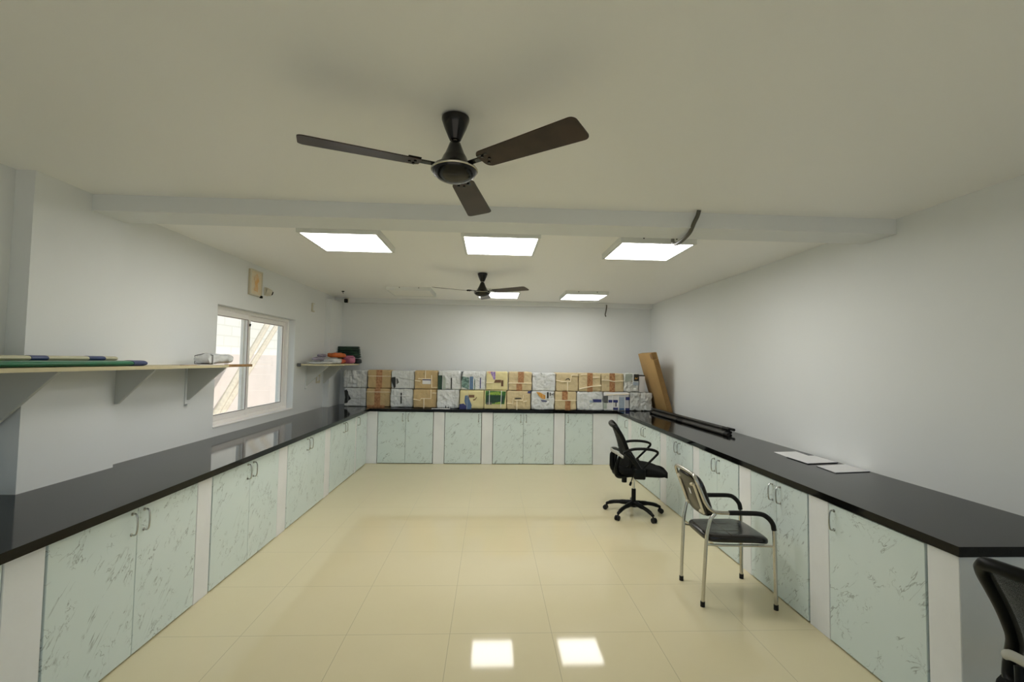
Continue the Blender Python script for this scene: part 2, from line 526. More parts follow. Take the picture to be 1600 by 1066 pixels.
# plastered piers under the worktop
def pier(i, lo, hi):
    struct('trim_%d' % i, MB().box(lo, hi, 0.003, 1), M['pier'])
LF, BF, RF = -1.967, 7.518, 2.104
n = 5
for y0, y1 in ((2.001, 2.179), (3.246, 3.405), (4.442, 4.622), (5.650, 5.826), (6.890, 6.944)):
    pier(n, (-2.60 if 2.2 < y0 < 4 else -2.70, y0, 0), (LF, y1, 0.834)); n += 1
for x0, x1 in ((-0.906, -0.730), (-0.126, 0.050), (1.053, 1.231)):
    pier(n, (x0, BF, 0), (x1, YB, 0.834)); n += 1
pier(n, (-2.60, BF, 0), (-1.802, YB, 0.834)); n += 1
pier(n, (1.697, BF, 0), (XR, YB, 0.834)); n += 1
for y0, y1 in ((1.992, 2.145), (2.788, 2.965), (3.638, 3.809), (4.552, 4.691), (5.413, 5.604), (6.763, 6.929)):
    pier(n, (RF, y0, 0), (XR, y1, 0.834)); n += 1

# ------------------------------------------------------------------ worktop (one continuous slab)
wt = [(XLN + 0.002, 0.4), (-1.9225, 0.4), (-1.9225, 7.495), (2.092, 7.495), (2.092, 1.980), (XR, 1.980), (XR, YB), (-2.623, YB), (-2.623, 7.618),
      (XL + 0.001, 7.618), (XL + 0.001, 3.402), (XP + 0.002, 3.402), (XP + 0.002, 2.734), (XLN + 0.002, 2.734)]
tag(obj('worktop', MB().prism(wt, 0.835, 0.88, 'z'), M['granite'], smooth=False),
    'long polished black granite worktop running round three walls above the marbled cabinets', 'worktop')

# ------------------------------------------------------------------ base cabinets
def handle_mb(x):
    h = MB()
    z0, z1 = 0.682, 0.795
    h.tube([(x, 0.0, z1), (x, -0.020, z1 + 0.001), (x, -0.030, z1 - 0.014), (x, -0.033, (z0 + z1) / 2), (x, -0.030, z0 + 0.014), (x, -0.020, z0 - 0.001), (x, 0.0, z0)], 0.0048, 8, smooth=4)
    for z in (z0, z1):
        h.cyl((x, 0.0, z), (x, -0.004, z), 0.009, 12)
    return h
def cabinet(label, loc, rz, width, doors, hinge='l'):
    t = thing('base_cabinet', label, 'cabinet', loc, rz, 'marbled base cabinets under the worktop')
    b = MB()
    g = 0.020
    D = 0.56
    b.box((0.002, g, 0.0), (0.02, D, 0.82)); b.box((width - 0.02, g, 0.0), (width - 0.002, D, 0.82))
    b.box((0.02, g, 0.0), (width - 0.02, D, 0.02)); b.box((0.02, D - 0.02, 0.02), (width - 0.02, D, 0.82))
    b.box((0.02, g, 0.80), (width - 0.02, D - 0.02, 0.82)); b.box((0.02, g + 0.02, 0.40), (width - 0.02, D - 0.02, 0.418))
    obj('body', b, M['gap_shade'], t, False)
    e = 0.006
    if doors == 2:
        spans = [(e, width / 2 - 0.002, width / 2 - 0.045), (width / 2 + 0.002, width - e, width / 2 + 0.045)]
    else:
        spans = [(e, width - e, width - 0.05 if hinge == 'l' else 0.05)]
    for x0, x1, hx in spans:
        d = obj('door', MB().box((x0, 0.0, 0.010), (x1, 0.018, 0.828), 0.0015, 1), M['laminate'], t, False)
        obj('handle', handle_mb(hx), M['handle'], d)
    return t
DL, DB, DR = LF + 0.002, BF - 0.002, RF - 0.003
for y0, y1, dn, lb in ((1.00, 1.998, 2, 'marbled base cabinet on the window side showing only a thin sliver of door'),
                       (2.182, 3.243, 2, 'big two-door marbled base cabinet on the window side, below the wall pillar'),
                       (3.408, 4.439, 2, 'two-door marbled base cabinet between the wall pillar and the window'),
                       (4.625, 5.647, 2, 'two-door marbled base cabinet directly below the first window pane'),
                       (5.829, 6.887, 2, 'two-door marbled base cabinet below the second window pane'),
                       (6.947, 7.512, 1, 'narrow one-door marbled base cabinet in the corner past the window')):
    cabinet(lb, (DL, y0, 0), PI / 2, y1 - y0, dn, 'r')
for x0, x1, dn, hg, lb in ((-1.799, -0.909, 2, 'l', 'two-door marbled cabinet at the window end of the parcel-covered back counter'),
                           (-0.727, -0.129, 1, 'l', 'one-door marbled cabinet on the back wall below the blue-printed yellow parcel'),
                           (0.053, 1.050, 2, 'l', 'two-door marbled cabinet on the back wall below the green photo parcel'),
                           (1.234, 1.694, 1, 'r', 'narrow one-door marbled cabinet on the back wall below the long white parcel')):
    cabinet(lb, (x0, DB, 0), 0.0, x1 - x0, dn, hg)
for y0, y1, dn, hg, lb in ((2.148, 2.785, 1, 'r', 'wide one-door marbled base cabinet at the open end of the counter by the papers'),
                           (2.968, 3.635, 2, 'l', 'two-door marbled base cabinet directly in front of the chrome-legged chair'),
                           (3.812, 4.549, 2, 'l', 'two-door marbled base cabinet between the chrome-legged chair and the swivel chair'),
                           (4.694, 5.410, 2, 'l', 'two-door marbled base cabinet right beside the swivel chair, under the pipe ends'),
                           (5.607, 6.760, 2, 'l', 'two-door marbled base cabinet past the swivel chair, under the middle of the black pipes'),
                           (6.932, 7.508, 1, 'l', 'narrow one-door marbled base cabinet in the corner below the leaning carton')):
    cabinet(lb, (DR, y1, 0), -PI / 2, y1 - y0, dn, hg)

# ------------------------------------------------------------------ window and what lies outside it
win = struct('window_1')
fx0, fx1 = -2.895, -2.805
def rect_frame(mb, x0, x1, y0, y1, z0, z1, wd, wb=None):
    wb = wb or wd
    mb.box((x0, y0, z0), (x1, y0 + wd, z1), 0.003, 1); mb.box((x0, y1 - wd, z0), (x1, y1, z1), 0.003, 1)
    mb.box((x0, y0 + wd, z1 - wd), (x1, y1 - wd, z1), 0.003, 1); mb.box((x0, y0 + wd, z0), (x1, y1 - wd, z0 + wb), 0.003, 1)
    return mb
obj('window_frame', rect_frame(MB(), fx0, fx1, WY0, WY1, WZ0, WZ1, 0.038, 0.045), M['upvc'], win, False)
ym = 5.45
for i, (a, b_, x0) in enumerate(((WY0 + 0.038, ym + 0.035, -2.845), (ym - 0.045, WY1 - 0.038, -2.880))):
    s_ = obj('sash', rect_frame(MB(), x0, x0 + 0.034, a, b_, WZ0 + 0.045, WZ1 - 0.038, 0.062, 0.062), M['upvc'], win, False)
    p_ = MB().box((x0 + 0.013, a + 0.064, WZ0 + 0.109), (x0 + 0.019, b_ - 0.064, WZ1 - 0.102))
    obj('pane', p_, M['glass'], s_, False)
    q = rect_frame(MB(), x0 + 0.0335, x0 + 0.0350, a + 0.0575, b_ - 0.0575, WZ0 + 0.1025, WZ1 - 0.0955, 0.005)
    obj('gasket', q, M['gasket'], s_, False)
obj('latch', MB().box((-2.811, ym + 0.0, 2.03), (-2.800, ym + 0.02, 2.06), 0.003).cyl((-2.802, ym + 0.01, 2.05), (-2.795, ym + 0.01, 2.05), 0.007), M['screw'], win)
obj('window_sill', MB().box((-2.803, WY0 + 0.002, WZ0), (-2.715, WY1 - 0.002, WZ0 + 0.012), 0.004), M['upvc'], win)

tag(obj('block_wall', MB().box((-6.4, 2.0, -0.13), (-6.15, 18.0, 3.9)), M['blocks'], smooth=False),
    'pale sunlit concrete block wall outside the window', 'wall')
tag(obj('rendered_kerb', MB().box((-6.14, 9.2, -0.13), (-5.95, 14.6, 1.75), 0.02), M['sheet_out'], smooth=False),
    'low pinkish rendered wall seen outside through the window', 'wall')
for x, y, z1_, y1, lb in ((-5.05, 8.0, 2.75, 10.9, 'pale diagonal timber prop outside, seen through the pane nearer the long shelf'),
                          (-5.45, 8.9, 3.0, 12.5, 'pale diagonal timber prop outside, seen through the pane nearer the corner')):
    tag(obj('timber_prop', MB().tube([(x, y, -0.13), (x, y1, z1_)], 0.06, 8), M['timber']), lb, 'timber', 'timber props outside the window')

# ------------------------------------------------------------------ ceiling light panels
def light_panel(label, x, y, lit=True, s=0.325):
    t = thing('ceiling_light', label, 'light', (x, y, HC), 0, 'square ceiling light panels')
    f = MB()
    z0, z1, wd = -0.054, 0.0, 0.022
    rect = [(-s, -s, s, -s + wd), (-s, s - wd, s, s), (-s, -s + wd, -s + wd, s - wd), (s - wd, -s + wd, s, s - wd)]
    for a, b_, c_, d_ in rect:
        f.box((a, b_, z0), (c_, d_, z1))
    fo = obj('frame', f, M['led_frame'], t, False)
    obj('diffuser', MB().box((-s + wd, -s + wd, -0.050), (s - wd, s - wd, -0.040)), (M['led'] if y < 5 else M['led_far']) if lit else M['led_off'], t, False)
    for u in (-0.13, 0.15):
        obj('screw', MB().cyl((u, -s - 0.003, -0.014), (u, -s + 0.004, -0.014), 0.007, 10), M['screw'], fo)
    return t
light_panel('lit square ceiling light in the near row, on the window side', -1.255, 4.04)
light_panel('lit square ceiling light in the near row, the middle of its three', 0.067, 4.02)
light_panel('lit square ceiling light in the near row with the grey conduit running to it', 1.395, 4.075)
light_panel('unlit square ceiling light behind the blade of the far fan', -1.22, 7.04, False)
light_panel('lit square ceiling light half hidden behind the far ceiling fan', 0.10, 7.04)
light_panel('lit square ceiling light in the far row, nearest the corner with the carton', 1.42, 7.06)

# ------------------------------------------------------------------ ceiling fans
def fan(label, x, y, ang):
    t = thing('ceiling_fan', label, 'fan', (x, y, HC), ang, 'brown three-blade ceiling fans')
    obj('canopy', MB().lathe([(0.050, 0.0), (0.060, -0.006), (0.060, -0.016), (0.048, -0.050), (0.030, -0.092), (0.024, -0.104), (0.018, -0.106)], 32), M['fan_dark'], t)
    obj('downrod', MB().cyl((0, 0, -0.10), (0, 0, -0.125), 0.011, 16), M['cream_plastic'], t)
    obj('motor_cover', MB().lathe([(0.016, -0.110), (0.024, -0.118), (0.030, -0.135), (0.042, -0.165), (0.050, -0.178), (0.0515, -0.181), (0.058, -0.196), (0.066, -0.208), (0.070, -0.214)], 36), M['fan_dark'], t)
    obj('hub', MB().lathe([(0.070, -0.214), (0.094, -0.226), (0.0985, -0.234), (0.098, -0.243), (0.090, -0.258), (0.072, -0.272), (0.045, -0.284), (0.010, -0.290)], 40), M['fan_dark'], t)
    ring = MB()
    ring.tube([(0.0985 * math.cos(a), 0.0985 * math.sin(a), -0.238) for a in [2 * PI * i / 48 for i in range(48)]], 0.0042, 8, closed=True)
    obj('trim_ring', ring, M['fan_ring'], t)
    for kx in range(3):
        th = 2 * PI * kx / 3
        rot = Matrix.Rotation(th, 4, 'Z')
        pit = math.tan(R(10))
        b = MB()
        outline = []
        r0_, r1_, w0, w1 = 0.150, 0.622, 0.052, 0.066
        def rc(cx, cy, rad, a0, a1, k=6):
            return [(cx + rad * math.cos(R(a0 + (a1 - a0) * i / k)), cy + rad * math.sin(R(a0 + (a1 - a0) * i / k))) for i in range(k + 1)]
        outline += rc(r1_ - 0.025, w1 - 0.025, 0.025, 90, 0) + rc(r1_ - 0.025, -w1 + 0.025, 0.025, 0, -90)
        outline += rc(r0_ + 0.03, -w0 + 0.03, 0.03, -90, -180) + rc(r0_ + 0.03, w0 - 0.03, 0.03, 180, 90)
        nn = len(outline)
        zc = -0.229
        zz = lambda p: zc - pit * p[1] - 0.10 * p[1] * p[1]
        top = [rot @ Vector((p[0], p[1], zz(p) + 0.002)) for p in outline]
        bot = [rot @ Vector((p[0], p[1], zz(p) - 0.002)) for p in outline]
        ct, cb = rot @ Vector((0.38, 0, zc + 0.002)), rot @ Vector((0.38, 0, zc - 0.002))
        fs = [(i, (i + 1) % nn, 2 * nn) for i in range(nn)] + [(nn + (i + 1) % nn, nn + i, 2 * nn + 1) for i in range(nn)]
        fs += [(i, nn + i, nn + (i + 1) % nn, (i + 1) % nn) for i in range(nn)]
        b.add(top + bot + [ct, cb], fs)
        bo = obj('blade', b, M['fan'], t, True)
        a_ = MB()
        t_ = bmesh.new()
        q = MB()
        q.box((0.085, -0.016, zc + 0.001), (0.165, 0.016, zc + 0.007), 0.002, 1)
        q.box((0.150, -0.034, zc + 0.002), (0.205, 0.034, zc + 0.007), 0.002, 1)
        for (ux, uy) in ((0.175, 0.022), (0.175, -0.022), (0.195, 0.0)):
            q.cyl((ux, uy, zc + 0.004), (ux, uy, zc - 0.008 - pit * uy), 0.006, 10)
        q.bm.transform(rot)
        obj('blade_arm', q, M['fan_dark'], bo)
        a_.bm.free(); t_.free()
    return t
fan('large brown three-blade ceiling fan in front of the ceiling beam', -0.172, 1.968, R(81))
fan('smaller-looking brown ceiling fan between the two rows of ceiling lights', -0.118, 5.536, R(86))

# ------------------------------------------------------------------ conduits
tag(obj('flexible_conduit', MB().tube([(1.418, 3.06, HC), (1.414, 3.075, 2.70), (1.402, 3.10, 2.66), (1.395, 3.16, 2.605), (1.40, 3.32, 2.585), (1.43, 3.50, 2.612), (1.475, 3.66, 2.675), (1.50, 3.72, 2.712)], 0.014, 10, smooth=6), M['conduit']),
    'dark grey flexible conduit looping under the beam to a ceiling light', 'conduit')
tag(obj('cable_stub', MB().tube([(2.045, 8.052, 2.70), (2.043, 8.04, 2.66), (2.030, 8.04, 2.58), (2.020, 8.042, 2.53), (2.032, 8.045, 2.49)], 0.011, 8, smooth=5), M['conduit']),
    'short dark cable end hanging from the top of the back wall', 'cable')
tag(obj('ceiling_hook', MB().lathe([(0.022, HC), (0.022, HC - 0.01), (0.012, HC - 0.016)], 12, (-2.345, 7.30)).tube([(-2.345, 7.30, HC - 0.012), (-2.345, 7.30, HC - 0.03), (-2.335, 7.30, HC - 0.038)], 0.004, 6), M['screw']),
    'tiny dark hook in the ceiling near the back corner', 'hook')

# ------------------------------------------------------------------ fittings on the window wall
t = thing('wall_plaque', 'small cream plaque with amber picture high on the wall above the window', 'plaque', (XL, 5.345, 2.52))
obj('backing', MB().box((0.0, -0.128, -0.145), (0.022, 0.128, 0.145), 0.003), M['plaque'], t)
obj('rim', rect_frame(MB(), 0.020, 0.034, -0.130, 0.130, -0.147, 0.147, 0.016), M['ivory'], t)
obj('picture', MB().box((0.020, -0.114, -0.131), (0.025, 0.114, 0.131)), M['plaque_pic'], t)
fig = MB()
fig.prism([(-0.045, -0.09), (0.03, -0.10), (0.04, -0.05), (0.03, 0.0), (0.055, 0.03), (0.045, 0.07), (0.01, 0.11), (-0.03, 0.085), (-0.055, 0.04), (-0.03, 0.0)], 0.025, 0.028, 'x')
obj('figure', fig, M['amber'], t)
obj('clip', MB().box((0.022, 0.085, -0.160), (0.045, 0.125, -0.132), 0.004), M['black'], t)
t = thing('security_camera', 'cream turret security camera on the wall beside the amber plaque', 'camera', (XL, 5.617, 2.462))
obj('mount', MB().box((0.0, -0.045, -0.05), (0.02, 0.045, 0.05), 0.008), M['ivory'], t)
obj('housing', MB().tube([(0.015, 0.0, 0.0), (0.04, 0.012, -0.008), (0.058, 0.026, -0.014)], (0.046, 0.036), 16), M['ivory'], t)
obj('lens', MB().tube([(0.058, 0.026, -0.014), (0.066, 0.034, -0.017)], (0.024, 0.024), 14), M['black'], t)
t = thing('security_camera', 'small black-faced security camera in the back corner below the ceiling', 'camera', (-2.52, 8.06, 2.675))
obj('mount', MB().box((-0.035, -0.012, -0.03), (0.035, 0.0, 0.05), 0.004), M['ivory'], t)
obj('housing', MB().box((-0.028, -0.06, -0.035), (0.028, -0.012, 0.03), 0.008), M['black'], t)
obj('lens', MB().tube([(0.0, -0.06, 0.0), (0.0, -0.068, 0.0)], (0.016, 0.014), 14), M['screw'], t)
t = thing('junction_box', 'small ivory junction box high on the wall past the window', 'box', (XL, 7.065, 2.44))
obj('body', MB().box((0.0, -0.04, -0.065), (0.026, 0.04, 0.065), 0.006), M['ivory'], t)
obj('cover', MB().box((0.026, -0.03, -0.05), (0.030, 0.03, 0.05), 0.002), M['wall'], t)
t = thing('socket_plate', 'ivory socket plate on the wall under the short shelf', 'socket', (XL, 7.38, 1.355))
obj('plate', MB().box((0.0, -0.075, -0.075), (0.012, 0.075, 0.075), 0.004), M['ivory'], t)
obj('socket', MB().box((0.012, -0.05, -0.04), (0.016, 0.0, 0.04), 0.002).box((0.012, 0.012, -0.03), (0.018, 0.045, 0.03), 0.002), M['wall'], t)

# ------------------------------------------------------------------ wall shelves
def bracket_mb(xw, y, zt, drop, out):
    b = MB()
    b.prism([(xw, zt), (xw + out, zt), (xw + 0.02, zt - drop + 0.04), (xw, zt - drop + 0.04)], y - 0.010, y + 0.010, 'y')
    return b
def strip_mb(xw, y, zt, drop):
    return MB().box((xw, y - 0.032, zt - drop), (xw + 0.008, y - 0.010, zt)).box((xw, y - 0.032, zt - drop), (xw + 0.03, y + 0.010, zt - drop + 0.008))
Z1 = 1.576
sh = thing('wall_shelf', 'long cream wall shelf on triangular brackets between the pillar and window', 'shelf', (0, 0, 0))
brd = MB()
brd.box((XLN + 0.002, 1.2, Z1), (-2.385, 2.732, Z1 + 0.022)); brd.box((XP + 0.002, 2.732, Z1), (-2.385, 3.404, Z1 + 0.022)); brd.box((XL + 0.002, 3.404, Z1), (-2.385, 4.30, Z1 + 0.022))
obj('board', brd, M['shelf_board'], sh, False)
obj('batten', MB().box((-2.46, 3.75, Z1 + 0.001), (-2.42, 4.79, Z1 + 0.026), 0.004), M['batten'], sh)
for xw, y, dr, o_, st in ((XLN, 2.68, 0.36, 0.36, True), (XP, 3.392, 0.29, 0.27, False), (XL, 4.262, 0.335, 0.335, True)):
    bo = obj('bracket', bracket_mb(xw + 0.001, y, Z1, dr, o_), M['bracket'], sh, False)
    if st:
        obj('wall_strip', strip_mb(xw + 0.001, y, Z1, dr), M['wall'], bo, False)
Z2 = 1.566
s2 = thing('wall_shelf', 'short wall shelf past the window, heaped with coloured rolls and bags', 'shelf', (0, 0, 0))
obj('board', MB().box((XL + 0.002, 6.58, Z2), (-2.27, 7.618, Z2 + 0.022)).box((-2.62, 7.618, Z2), (-2.27, 8.05, Z2 + 0.022)), M['shelf_board'], s2, False)
for y in (6.91, 7.60):
    bo = obj('bracket', bracket_mb(XL + 0.001, y, Z2, 0.34, 0.34), M['bracket'], s2, False)
    obj('wall_strip', strip_mb(XL + 0.001, y, Z2, 0.345), M['wall'], bo, False)
obj('end_cap', MB().box((-2.71, 6.56, Z2 - 0.015), (-2.66, 6.579, Z2 + 0.032), 0.006), M['ink_grey'], s2)

# things on the long shelf
ZT = Z1 + 0.0225
def roll(name, label, cat, y0, y1, x, z, r, m, sleeves=(), sq=(1, 1, 1), group=None):
    t_ = thing(name, label, cat, (x, y0, z), 0, group)
    L = y1 - y0
    obj('sheet', MB().tube([(0, 0, r * sq[2]), (0, L, r * sq[2])], r, 16, squash=sq), m, t_)
    for a, b_ in sleeves:
        obj('sleeve', MB().tube([(0, a - y0, r * sq[2]), (0, (a + b_) / 2 - y0, r * sq[2]), (0, b_ - y0, r * sq[2])], r * 1.10, 16, squash=sq), M['navy'], t_)
    return t_
roll('plastic_roll', 'long flattened green plastic roll with a navy end on the long shelf', 'roll', 1.5, 3.36, -2.50, ZT, 0.021, M['green'], ((3.28, 3.40),), (2.2, 1, 0.9))
roll('paper_roll', 'pale cream roll with two navy sleeves behind the green roll', 'roll', 1.6, 3.25, -2.565, ZT + 0.036, 0.016, M['cream_roll'], ((2.66, 2.76), (3.03, 3.15)), (1.6, 1, 0.9))
roll('paper_roll', 'plain cream roll lying furthest back on the long shelf against the wall', 'roll', 1.5, 2.70, -2.685, ZT, 0.030, M['cream_roll'], (), (1.0, 1, 1.0))
def crumpled(sx, sy, sz, amp, seed, nx=14, ny=14, bulge=0.5):
    """A soft folded bundle: rounded box with noise."""
    t_ = bmesh.new()
    bmesh.ops.create_cube(t_, size=1.0)
    bmesh.ops.subdivide_edges(t_, edges=t_.edges[:], cuts=9, use_grid_fill=True)
    for v in t_.verts:
        c = v.co.copy()
        e = 3.6
        k_ = (abs(2 * c.x) ** e + abs(2 * c.y) ** e + abs(2 * c.z) ** e) ** (1 / e)
        mx = max(abs(2 * c.x), abs(2 * c.y), abs(2 * c.z), 1e-6)
        c = c * (mx / k_)
        p = Vector((c.x * sx, c.y * sy, c.z * sz))
        nv = noise.noise_vector(p * 14 + Vector((seed * 7.3, seed * 1.7, seed))) + noise.noise_vector(p * 34 + Vector((seed, 3.1, seed * 5))) * 0.45
        p += Vector((nv.x * amp, nv.y * amp, nv.z * amp * (1.0 if c.z > -0.4 else 0.0)))
        p.z = max(p.z + sz / 2, 0.0)
        v.co = p
    m_ = MB(); m_.merge(t_)
    return m_
t = thing('plastic_bundle', 'folded white plastic bundle at the window end of the long shelf', 'bundle', (-2.50, 4.27, ZT + 0.010))
obj('film', crumpled(0.17, 0.40, 0.088, 0.020, 3), M['plastic_white'], t)
obj('tie', MB().tube([(0.0, -0.15, 0.0), (0.078, -0.15, 0.0), (0.078, -0.15, 0.075), (0.0, -0.15, 0.088), (-0.075, -0.15, 0.07), (-0.075, -0.15, 0.0)], 0.004, 6, closed=True), M['ink_grey'], t)
tag(obj('paper_sheet', MB().box((-2.62, 3.90, ZT), (-2.39, 4.24, ZT + 0.003)), M['paper'], smooth=False),
    'thin white paper sheet lying under the white plastic bundle', 'paper')

# things on the short shelf
ZS = Z2 + 0.0225
def bundle(name, label, cat, loc, size, m, seed, amp=0.010, rz=0.0):
    o = obj(name, crumpled(*size, amp, seed), m)
    o.location = loc; o.rotation_euler = (0, 0, rz)
    return tag(o, label, cat, 'rolls and bags on the short shelf')
bundle('paper_bundle', 'flat white paper bundle at the near end of the short shelf', 'bundle', (-2.46, 6.78, ZS), (0.30, 0.36, 0.035), M['plastic_white'], 11, 0.005)
bundle('cloth_roll', 'lilac grey roll lying on the white paper bundle', 'roll', (-2.50, 6.77, ZS + 0.047), (0.11, 0.36, 0.055), M['lilac'], 12, 0.009, R(6))
bundle('plastic_bag', 'crumpled grey-white plastic bag in the middle of the short shelf', 'bag', (-2.44, 7.16, ZS), (0.28, 0.30, 0.08), M['plastic_white'], 13, 0.014)
bundle('cloth_roll', 'thin grey roll on top of the crumpled grey-white bag', 'roll', (-2.56, 7.09, ZS + 0.100), (0.07, 0.26, 0.045), M['lilac'], 14)
bundle('folded_cloth', 'red-orange folded cloth under the bright orange roll', 'cloth', (-2.48, 7.54, ZS), (0.22, 0.36, 0.08), M['orange_red'], 15)
bundle('cloth_roll', 'bright orange rolled cloth on top of the short shelf', 'roll', (-2.47, 7.50, ZS + 0.098), (0.16, 0.42, 0.075), M['orange'], 16, 0.010, R(-10))
bundle('plastic_bag', 'pink plastic bag between the orange roll and the corner', 'bag', (-2.37, 7.82, ZS), (0.18, 0.14, 0.135), M['pink'], 17, 0.014)
bundle('plastic_bag', 'small black plastic bag at the corner end of the short shelf', 'bag', (-2.285, 7.975, ZS), (0.15, 0.10, 0.085), M['dark_bag'], 18, 0.008)
t = thing('folded_sheet', 'stack-folded dark green plastic sheet standing in the back corner of the short shelf', 'sheet', (-2.50, 8.005, ZS), 0, 'rolls and bags on the short shelf')
fl = MB()
for i in range(5):
    fl.box((-0.118, -0.04, 0.10 + i * 0.040 - 0.002 * i), (0.262 - 0.006 * i, 0.045, 0.10 + i * 0.040 + 0.034), 0.012, 3)
fl.box((-0.118, -0.04, 0.0), (0.03, 0.045, 0.11), 0.01)
obj('folds', fl, M['dark_green'], t)

# ------------------------------------------------------------------ parcels
G = 'paper-wrapped parcels stacked on the back counter'
def parcel_mesh(w_, d_, h_, amp, seed):
    t_ = bmesh.new()
    bmesh.ops.create_cube(t_, size=1.0)
    bmesh.ops.subdivide_edges(t_, edges=t_.edges[:], cuts=19, use_grid_fill=True)
    for v in t_.verts:
        c = v.co.copy()
        e = 22.0
        k_ = (abs(2 * c.x) ** e + abs(2 * c.y) ** e + abs(2 * c.z) ** e) ** (1 / e)
        mx = max(abs(2 * c.x), abs(2 * c.y), abs(2 * c.z), 1e-6)
        c = c * (mx / k_)
        p = Vector((c.x * w_, c.y * d_, c.z * h_))
        q = p * 11 + Vector((seed * 3.7, seed * 9.1, seed * 1.3))
        nv = noise.noise(q) + 0.6 * noise.noise(q * 2.3) + (abs(noise.noise(q * 1.4 + Vector((9, 9, 9)))) * -1.2)
        rdg = (1 - abs(noise.noise(Vector((q.x * 0.9 + q.z * 0.6, q.y, q.z * 0.45 - q.x * 0.3))))) ** 3
        nv = nv + (1.6 * rdg - 1.0 if amp > 0.0125 else 0.0)
        inward = -p.normalized() * (0.5 + 0.5 * max(-1, min(1, nv))) * amp
        p += inward
        v.co = (p.x + w_ / 2, p.y + d_ / 2, min(max(p.z + h_ / 2, 0.0), h_))
    m_ = MB(); m_.merge(t_)
    return m_
def parcel(label, box, m, feats=(), amp=0.010, seed=0, depth=0.31, cat='parcel', name='paper_parcel'):
    x0, x1, y, z0, z1 = box
    W_, H_ = x1 - x0, z1 - z0
    t_ = thing(name, label, cat, (x0, y, z0), 0, G)
    obj('wrapping', parcel_mesh(W_, depth, H_, amp, seed), m, t_)
    for f in feats:
        k_ = f[0]
        if k_ == 'p':                                   # printed patch / tape / label: polygon in (u, v)
            nm, mm, poly = f[1:4]
            lift = f[4] if len(f) > 4 else 0
            obj(nm, MB().prism([(u * W_, v * H_) for u, v in poly], -0.0015 - 0.0015 * lift, amp * 0.9, 'y'), M[mm], t_, False)
        elif k_ == 'r':
            nm, mm, (ua, va, ub, vb) = f[1:4]
            lift = f[4] if len(f) > 4 else 0
            obj(nm, MB().prism([(ua * W_, va * H_), (ub * W_, va * H_), (ub * W_, vb * H_), (ua * W_, vb * H_)], -0.0015 - 0.0015 * lift, amp * 0.9, 'y'), M[mm], t_, False)
        elif k_ == 'c':                                 # cord lying on the front
            mm, pts = f[1:3]
            rad = (f[3] if len(f) > 3 else 0.0042) * 1.35
            obj('cord', MB().tube([(u * W_, -0.0045, v * H_) for u, v in pts], rad, 6), M[mm], t_)
        elif k_ == 'h':                                 # cord tied right round, level
            mm, v = f[1:3]
            e = 0.002
            obj('cord', MB().tube([(-e, -e - 0.003, v * H_), (W_ + e, -e - 0.003, v * H_), (W_ + e, depth + e, v * H_), (-e, depth + e, v * H_)], 0.0052, 6, closed=True), M[mm], t_)
        elif k_ == 'v':                                 # cord tied right round, upright
            mm, u = f[1:3]
            e = 0.0015
            obj('cord', MB().tube([(u * W_, -e - 0.002, 0.003), (u * W_, -e - 0.002, H_ - 0.001), (u * W_, depth, H_ - 0.001), (u * W_, depth, 0.003)], 0.0026, 6, closed=True), M[mm], t_)
    return t_
BOT = [(-2.438, -2.069, 7.796), (-2.056, -1.660, 7.746), (-1.650, -1.274, 7.701), (-1.268, -0.880, 7.661), (-0.875, -0.503, 7.622), (-0.501, -0.097, 7.588),
       (-0.097, 0.271, 7.561), (0.275, 0.668, 7.548), (0.676, 1.062, 7.545), (1.066, 1.428, 7.542), (1.432, 1.870, 7.538), (1.873, 2.310, 7.535), (2.314, 2.700, 7.532)]
TOP = [(-2.455, -2.057, 7.800), (-2.043, -1.654, 7.750), (-1.644, -1.261, 7.705), (-1.254, -0.866, 7.665), (-0.861, -0.483, 7.625), (-0.481, -0.075, 7.592),
       (-0.071, 0.290, 7.565), (0.299, 0.684, 7.553), (0.689, 1.077, 7.548), (1.080, 1.454, 7.547), (1.457, 1.835, 7.545), (1.838, 2.213, 7.542), (2.216, 2.468, 7.54)]
THS = [1.483, 1.492, 1.490, 1.497, 1.503, 1.496, 1.499, 1.500, 1.487, 1.494, 1.497, 1.497, 1.503]
def bb(i): return (*BOT[i], 0.8805, 1.1895)
def tb(i): return (*TOP[i], 1.1905, THS[i])
def tape(u0_, u1_, v0=0.0, v1=1.0): return ('r', 'tape', 'tape', (u0_, v0, u1_, v1))
# bottom course
parcel('white parcel with a black arrow-like patch, bottom course at the window end', bb(0), M['white_wrap'],
       [('p', 'printed_patch', 'ink_black', [(.04, .15), (.17, .18), (.22, .3), (.33, .40), (.22, .62), (.19, .78), (.12, .9), (.02, .84), (.06, .5)]), ('v', 'cord_white', .2), ('c', 'cord_grey', [(.3, .43), (1, .43)], .0025), ('v', 'cord_grey', .76)], seed=1)
parcel('kraft parcel with brown tape, second from the window end of the bottom course', bb(1), M['kraft'], [tape(.35, .59), ('h', 'cord', .80), ('r', 'tape', 'tape', (.05, .0, .78, .09), 1)], seed=2)
parcel('white parcel with one upright black bar on the bottom course', bb(2), M['white_wrap'], [('r', 'printed_patch', 'ink_black', (.45, .2, .505, .78)), ('v', 'cord_white', .2), ('v', 'cord_grey', .58), ('c', 'cord_white', [(0, .62), (1, .62)], .003)], seed=3, amp=.013)
parcel('kraft parcel with stepped cream cord, bottom course beneath the white-labelled kraft parcel', bb(3), M['kraft'], [('c', 'cord', [(.75, 1), (.75, .50), (.34, .50), (.30, .40), (0, .46)]), ('c', 'cord', [(.46, .49), (.46, 0)], .006), ('c', 'cord', [(.8, .8), (1, .8)])], seed=4)
